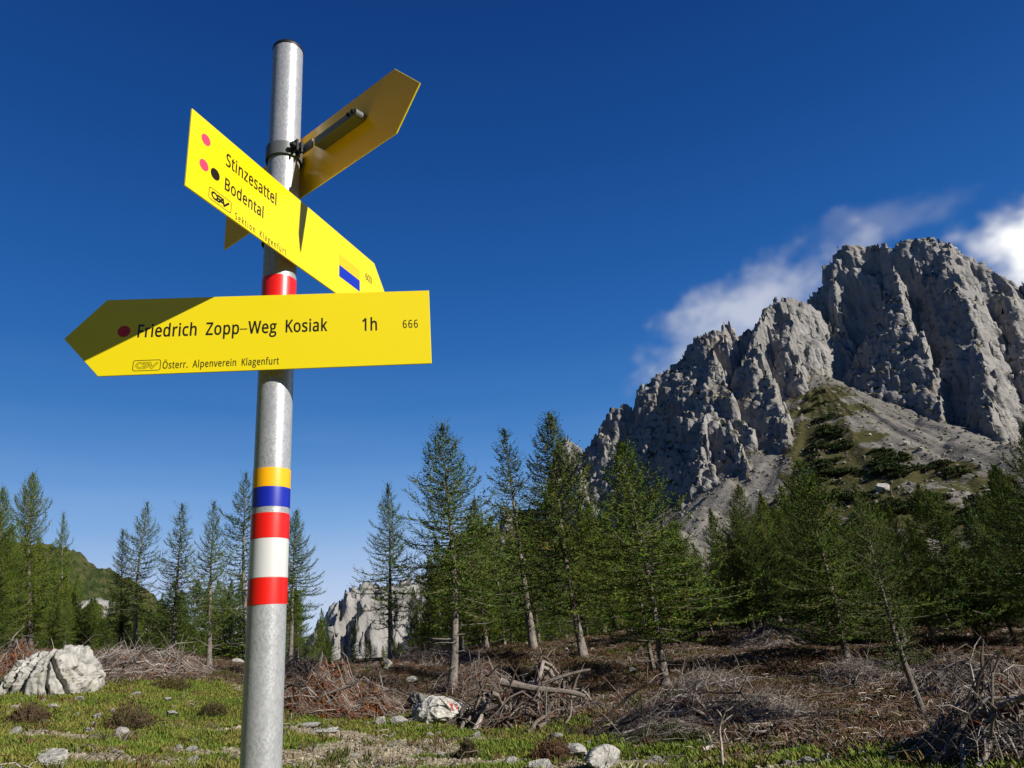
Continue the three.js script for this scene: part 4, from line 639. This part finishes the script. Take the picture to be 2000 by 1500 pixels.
brush('brush_heap', 'arched heap of combed pale branches with rusty needles, in front of the mound', 1330, 1420, 210, 54, 1.4, { seed: 403, branches: 44, thick: .022, len: 1.3, twigs: 800, pale: .5, rust: 1800, comb: .35, logs: [[.3, .5, .3, .3, 1.1, .04, .12]], spike: .2 });
brush('brush_heap', 'grey brush bank between the cracked boulder and the pale trunks', 265, 1318, 240, 50, 3.2, { seed: 404, branches: 40, thick: .022, len: 1.5, twigs: 1300, pale: .35, rust: 300, comb: .1 });
brush('brush_heap', 'dark tangled heap of branches and stumps at the meadow edge, under the leaning larch', 1985, 1462, 230, 100, 2.2, { seed: 405, rise: .15, branches: 60, thick: .024, len: .8, twigs: 900, pale: .28, rust: 250, spike: .15, logs: [[-.2, .5, .35, .6, .9, .045, .3], [.25, .4, .5, 2.6, .7, .04, -.2], [.1, .7, .2, .2, .8, .035, .1]] });
brush('brush_heap', 'twig heap on the crest of the mound', 1520, 1258, 170, 36, 2.6, { seed: 406, branches: 26, thick: .02, len: 1.2, twigs: 900, pale: .3, rust: 200, comb: .2 });
brush('brush_heap', 'fine grey brush spread below the thick kinked trunk', 1490, 1408, 170, 36, 1.7, { seed: 407, logs: [[-.2, .5, .2, .9, .9, .045, .1]], branches: 24, thick: .016, len: 1.1, twigs: 1500, pale: .3, rust: 200 });
brush('brush_heap', 'grey twig bank around the thick shaded trunk on the mound', 1690, 1330, 150, 26, 1.6, { seed: 409, branches: 22, thick: .016, len: 1.1, twigs: 1100, pale: .35, rust: 120 });
brush('brush_heap', 'purplish brush bank behind the leaning larch', 1880, 1345, 180, 36, 1.8, { seed: 410, branches: 26, thick: .018, len: 1.1, twigs: 1200, pale: .22, rust: 350 });
brush('brush_heap', 'brown brush between the painted boulder and the branch heap, behind the curved trunk', 930, 1352, 160, 48, 2.2, { seed: 411, branches: 18, thick: .016, len: 1.0, twigs: 900, pale: .2, rust: 350 });
brush('brush_heap', 'shaded brush behind the signpost, under the larch with trailing branch tips', 590, 1330, 150, 40, 2.2, { seed: 412, branches: 20, thick: .02, len: 1.2, twigs: 700, pale: .12, rust: 100 });
brush('brush_heap', 'dark green cut larch bough lying at the grass edge', 1310, 1444, 150, 22, .9, { seed: 413, branches: 8, thick: .012, len: .9, twigs: 150, pale: .1, rust: 900, green: true, comb: .2 });
brush('brush_heap', 'dry brush behind the mossy bank, under the slender larch', 860, 1300, 150, 40, 2.4, { seed: 414, branches: 16, thick: .016, len: 1.2, twigs: 700, pale: .3, rust: 150 });
brush('brush_heap', 'grey brush beside the sapling on the brown mound', 1390, 1345, 150, 24, 1.6, { seed: 415, branches: 18, thick: .014, len: 1.0, twigs: 900, pale: .4, rust: 120 });
brush('brush_heap', 'reddish brush bank behind the cracked boulder', 20, 1318, 120, 46, 2.2, { seed: 416, branches: 16, thick: .018, len: 1.2, twigs: 500, pale: .15, rust: 700 });
// single pieces of dead wood
function deadwood(label, list, r0, col, forks = []) {
  const pts = list.map(([x, y, up]) => { const p = G(x, up !== undefined ? up : y); if (up !== undefined) { const r = dirOf(x, y), k = -p.z / -r.z; return V(r.x * k, EYE + r.y * k, p.z); } return p.add(V(0, r0 * .8, 0)); });
  const g = new Mesher(), cv = new THREE.CatmullRomCurve3(pts), q = cv.getPoints(10); g.tube(q, q.map((_, j) => r0 * (1 - j / 10 * .7)), 6, col, (k, s) => .85 + .3 * Math.abs(Math.sin(k * 7 + s * 3))); for (const [i, dx, dy] of forks) { const s = q[i]; g.tube([s, s.clone().add(V(dx * .5, dy * .6, .03)), s.clone().add(V(dx, dy, 0))], [r0 * .5, r0 * .38, r0 * .12], 5, col); }
  single('dead_branch', g.build(), woodMat, label, 'branch');
}
deadwood('thin forked pale stick standing upright at the grass edge', [[1412, 1504, 1504], [1409, 1455, 1504], [1406, 1420, 1504], [1422, 1378, 1504]], .02, [.5, .44, .38], [[7, .16, .10], [8, -.05, .10], [9, .1, .05]]);
deadwood('bleached bent log lying on the grass before the arched heap', [[1372, 1470], [1400, 1466], [1432, 1466]], .045, [.58, .52, .45]);
deadwood('forked grey stick leaning at the foot of the mound', [[1722, 1478, 1478], [1724, 1450, 1478], [1738, 1425, 1478]], .018, [.36, .31, .27], [[6, -.12, .12]]);
deadwood('bleached curved root lying at the foot of the mound', [[1755, 1462], [1770, 1462], [1782, 1474]], .04, [.6, .5, .4]);
deadwood('pale peeled branch sticking up from the dark heap', [[1905, 1345, 1400], [1898, 1310, 1400], [1894, 1292, 1400]], .018, [.5, .45, .4], [[5, .12, .02]]);
deadwood('straight pale stick poking out of the fine grey brush', [[1472, 1370, 1372], [1476, 1345, 1372]], .016, [.55, .48, .4]);
deadwood('thin bare twig arching up from the branch heap', [[1080, 1350, 1380], [1110, 1325, 1380], [1135, 1300, 1380]], .012, [.14, .11, .09], [[5, .1, .12], [7, .15, .03]]);
deadwood('short pale stick lying in the grass in front of the branch heap', [[962, 1485], [972, 1462]], .014, [.5, .42, .32]);
// low shrubs in the meadow
function shrub(label, px, py, wPx, hPx, depth, seed, cols) {
  const p = G(px, py), m = mPerPx(p), rx = wPx * m / 2, h = hPx * m, rz = depth / 2, R = rng(seed), st = new Mesher(), lf = new Mesher(), t = thing('heather_shrub', label, 'shrub'); t.position.copy(p);
  for (let k = 0; k < 260; k++) { const a = R() * 6.3, r = Math.sqrt(R()), x = Math.cos(a) * rx * r, z = Math.sin(a) * rz * r, y = h * (1 - r * r * .8) * (.5 + R() * .6), b = V(x * .7, ground(p.x + x * .7, p.z + z * .7) - p.y, z * .7), e = V(x, b.y + y, z); st.tube([b, e], [.005, .002], 3, [.12, .085, .06]); for (let j = 0; j < 12; j++) { const f = .35 + R() * .7, q = b.clone().lerp(e, f), d = V(R() - .5, R() - .2, R() - .5).normalize(), s = V(R() - .5, R() - .5, R() - .5).cross(d).normalize(), l = .025 + R() * .035, c = cols[Math.floor(R() * cols.length)]; lf.tri9(q.x + s.x * .008, q.y + s.y * .008, q.z + s.z * .008, q.x - s.x * .008, q.y - s.y * .008, q.z - s.z * .008, q.x + d.x * l, q.y + d.y * l, q.z + d.z * l, c); } }
  part(t, 'stems', st.build(), twigMat, 'stuff'); part(t, 'foliage', lf.build(), needleMat, 'stuff');
}
shrub('dark brown heather shrub in the olive turf below the brush bank', 252, 1422, 84, 42, .9, 501, [[.09, .07, .032], [.065, .06, .022], [.12, .075, .04]]);
shrub('low dark heather tuft beside the signpost in the olive turf', 416, 1398, 50, 22, .6, 502, [[.075, .066, .026], [.06, .066, .02]]);
shrub('red-brown heather shrub over the white stones at the meadow edge', 1078, 1484, 90, 40, .8, 503, [[.16, .07, .045], [.11, .06, .035], [.13, .085, .045]]);
shrub('small dark heather clump in bright grass by the worn path', 912, 1482, 40, 34, .5, 504, [[.06, .06, .024], [.085, .06, .03]]);
shrub('mossy green clump on the turf rim before the pale trunks', 440, 1330, 70, 22, 1.0, 505, [[.075, .085, .018], [.095, .088, .022]]);
shrub('olive heather clump on the turf rim beside the brush bank', 330, 1345, 80, 18, 1.0, 506, [[.085, .085, .02], [.09, .07, .03]]);
shrub('brown heather patch beside the cracked boulder', 55, 1408, 60, 26, .8, 507, [[.11, .07, .04], [.085, .065, .03]]);

// ---------------------------------------------------------------- dwarf pines and blocks on the scree
{
  const R = rng(601), leaf = new Mesher(), stem = new Mesher();
  const pine = (seed) => { const Q = rng(seed), lf = new Mesher(), st = new Mesher(); for (let k = 0; k < 40; k++) { const a = Q() * 6.3, r = Math.sqrt(Q()), x = Math.cos(a) * r, z = Math.sin(a) * r, y = .62 * (1 - r * r * .7) * (.6 + Q() * .6); st.tube([V(x * .4, -.1, z * .4), V(x, y, z)], [.03, .008], 3, [.12, .09, .07]); for (let j = 0; j < 26; j++) { const q = V(x * (.7 + Q() * .4), y * (.55 + Q() * .6), z * (.7 + Q() * .4)), d = V(Q() - .5, Q() - .1, Q() - .5).normalize(), s = V(Q() - .5, Q() - .5, Q() - .5).cross(d).normalize(), l = .12 + Q() * .14, v = .7 + Q() * .7; lf.tri9(q.x + s.x * .05, q.y + s.y * .05, q.z + s.z * .05, q.x - s.x * .05, q.y - s.y * .05, q.z - s.z * .05, q.x + d.x * l, q.y + d.y * l, q.z + d.z * l, [.046 * v, .066 * v, .021 * v]); } } return [st.build(), lf.build()]; };
  const variants = [pine(611), pine(612), pine(613)]; let first = [];
  const areas = [[1600, 780, 22, 24, 6], [1622, 840, 26, 34, 18], [1615, 900, 34, 34, 24], [1640, 950, 50, 34, 16], [1690, 985, 60, 26, 16], [1735, 895, 30, 16, 9], [1755, 925, 40, 16, 10], [1850, 915, 40, 12, 7], [1800, 985, 60, 22, 14], [1890, 1000, 60, 26, 14], [1960, 1010, 40, 22, 8], [1560, 985, 40, 30, 8]];
  for (const [x, y, wx, wy, n] of areas) for (let k = 0; k < n; k++) {
    const p = march(x + (R() * 2 - 1) * wx, y + (R() * 2 - 1) * wy, massifH, 120, 520, 1.5); if (!p) continue; const i = Math.floor(R() * 3); const label = 'dark dwarf pine cushion growing on the grassy scree below the peak', grp = 'dwarf pines on the scree'; let t;
    if (first[i]) t = copyOf(first[i]); else { t = first[i] = thing('dwarf_pine', label, 'shrub', grp); part(t, 'stems', variants[i][0], twigMat, 'stuff'); part(t, 'foliage', variants[i][1], needleMat, 'stuff'); }
    t.position.copy(p).add(V(0, -.3, 0)); const s = 1.6 + R() * 2.6; t.scale.set(s * 1.4, s, s * 1.2); t.rotation.y = R() * 6.3;
  }
  const blocks = [[1722, 958, 27, 'largest pale block on the scree, below the dwarf pines'], [1796, 880, 12], [1642, 972, 8], [1603, 832, 8], [1770, 868, 14], [1560, 800, 9], [1700, 850, 7], [1860, 960, 9], [1650, 905, 6], [1680, 835, 7], [1590, 880, 7], [1480, 960, 7], [1520, 900, 6], [1900, 900, 8], [1820, 940, 6], [1740, 870, 7], [1640, 810, 7], [1930, 960, 9]];
  blocks.forEach(([x, y, w, label], k) => { const p = march(x, y, massifH, 120, 520, 1.2); if (!p) return; const o = single('rock_block', stoneKinds[k % 5], stoneMat, label ?? 'small pale rock block lying on the scree below the peak', 'rock', label ? undefined : 'rock blocks on the scree'); const s = w * mPerPx(p) * .55; o.position.copy(p).add(V(0, s * .3, 0)); o.scale.set(s, s * .75, s * .8); o.rotation.y = k * 1.7; });
}

{
  const R = rng(701), N = 26000, m = new THREE.InstancedMesh(rockGeo(141, 0, 6, .4), stoneMat, N), M = new THREE.Matrix4(), q = new THREE.Quaternion(), e = new THREE.Euler(), c = new THREE.Color(); let k = 0;
  for (let t = 0; t < 90000 && k < N; t++) { const x = 20 + R() * 330, z = -(165 + R() * 300), h = massif(x, z); if (h[1] || h[0] < ground(x, z)) continue; const cl = fbm(x * .06, 4, z * .06, 3); if (R() > .5 + cl * 1.6) continue; const s = .10 + Math.pow(R(), 9) * 1.0; e.set(R() * 6, R() * 6, R() * 6); M.compose(V(x, h[0] + s * .2, z), q.setFromEuler(e), V(s, s * .75, s)); m.setMatrixAt(k, M); const b = .28 + R() * .3; m.setColorAt(k, c.setRGB(b * 1.04, b, b * .9)); k++; }
  m.count = k; m.name = 'scree_stones'; m.userData = { kind: 'stuff', label: 'loose grey stones covering the scree slope below the peak', category: 'stones' }; m.castShadow = m.receiveShadow = true; scene.add(m);
}

[[1250, 1385, 60, 22], [1170, 1372, 70, 20], [1060, 1330, 60, 20], [1330, 1372, 50, 26], [1560, 1380, 80, 18], [1640, 1400, 70, 18], [1600, 1340, 60, 16], [1760, 1430, 80, 20], [985, 1322, 70, 18], [1450, 1330, 60, 16], [1740, 1370, 70, 18]].forEach(([x, y, w, h], k) => shrub(['olive heather tuft on the brown mound behind the arched heap', 'green heather cushion behind the large branch heap', 'mossy tuft on the mound under the thin airy larch', 'bright green sprout beside the thick kinked trunk', 'brown heather cushion on the open mound slope', 'olive heather cushion low on the mound slope', 'small brown heather tuft high on the mound slope', 'straw-coloured heather below the leaning larch', 'brown-green tuft behind the curved larch', 'low tuft in the shaded hollow of the mound', 'purplish heather tuft behind the leaning trunk'][k], x, y, w, h, .8, 520 + k, k % 3 === 0 ? [[.10, .10, .022], [.085, .10, .02]] : k === 3 ? [[.09, .13, .02], [.075, .115, .018]] : [[.12, .08, .036], [.10, .085, .03]]));
renderer.render(scene, camera);
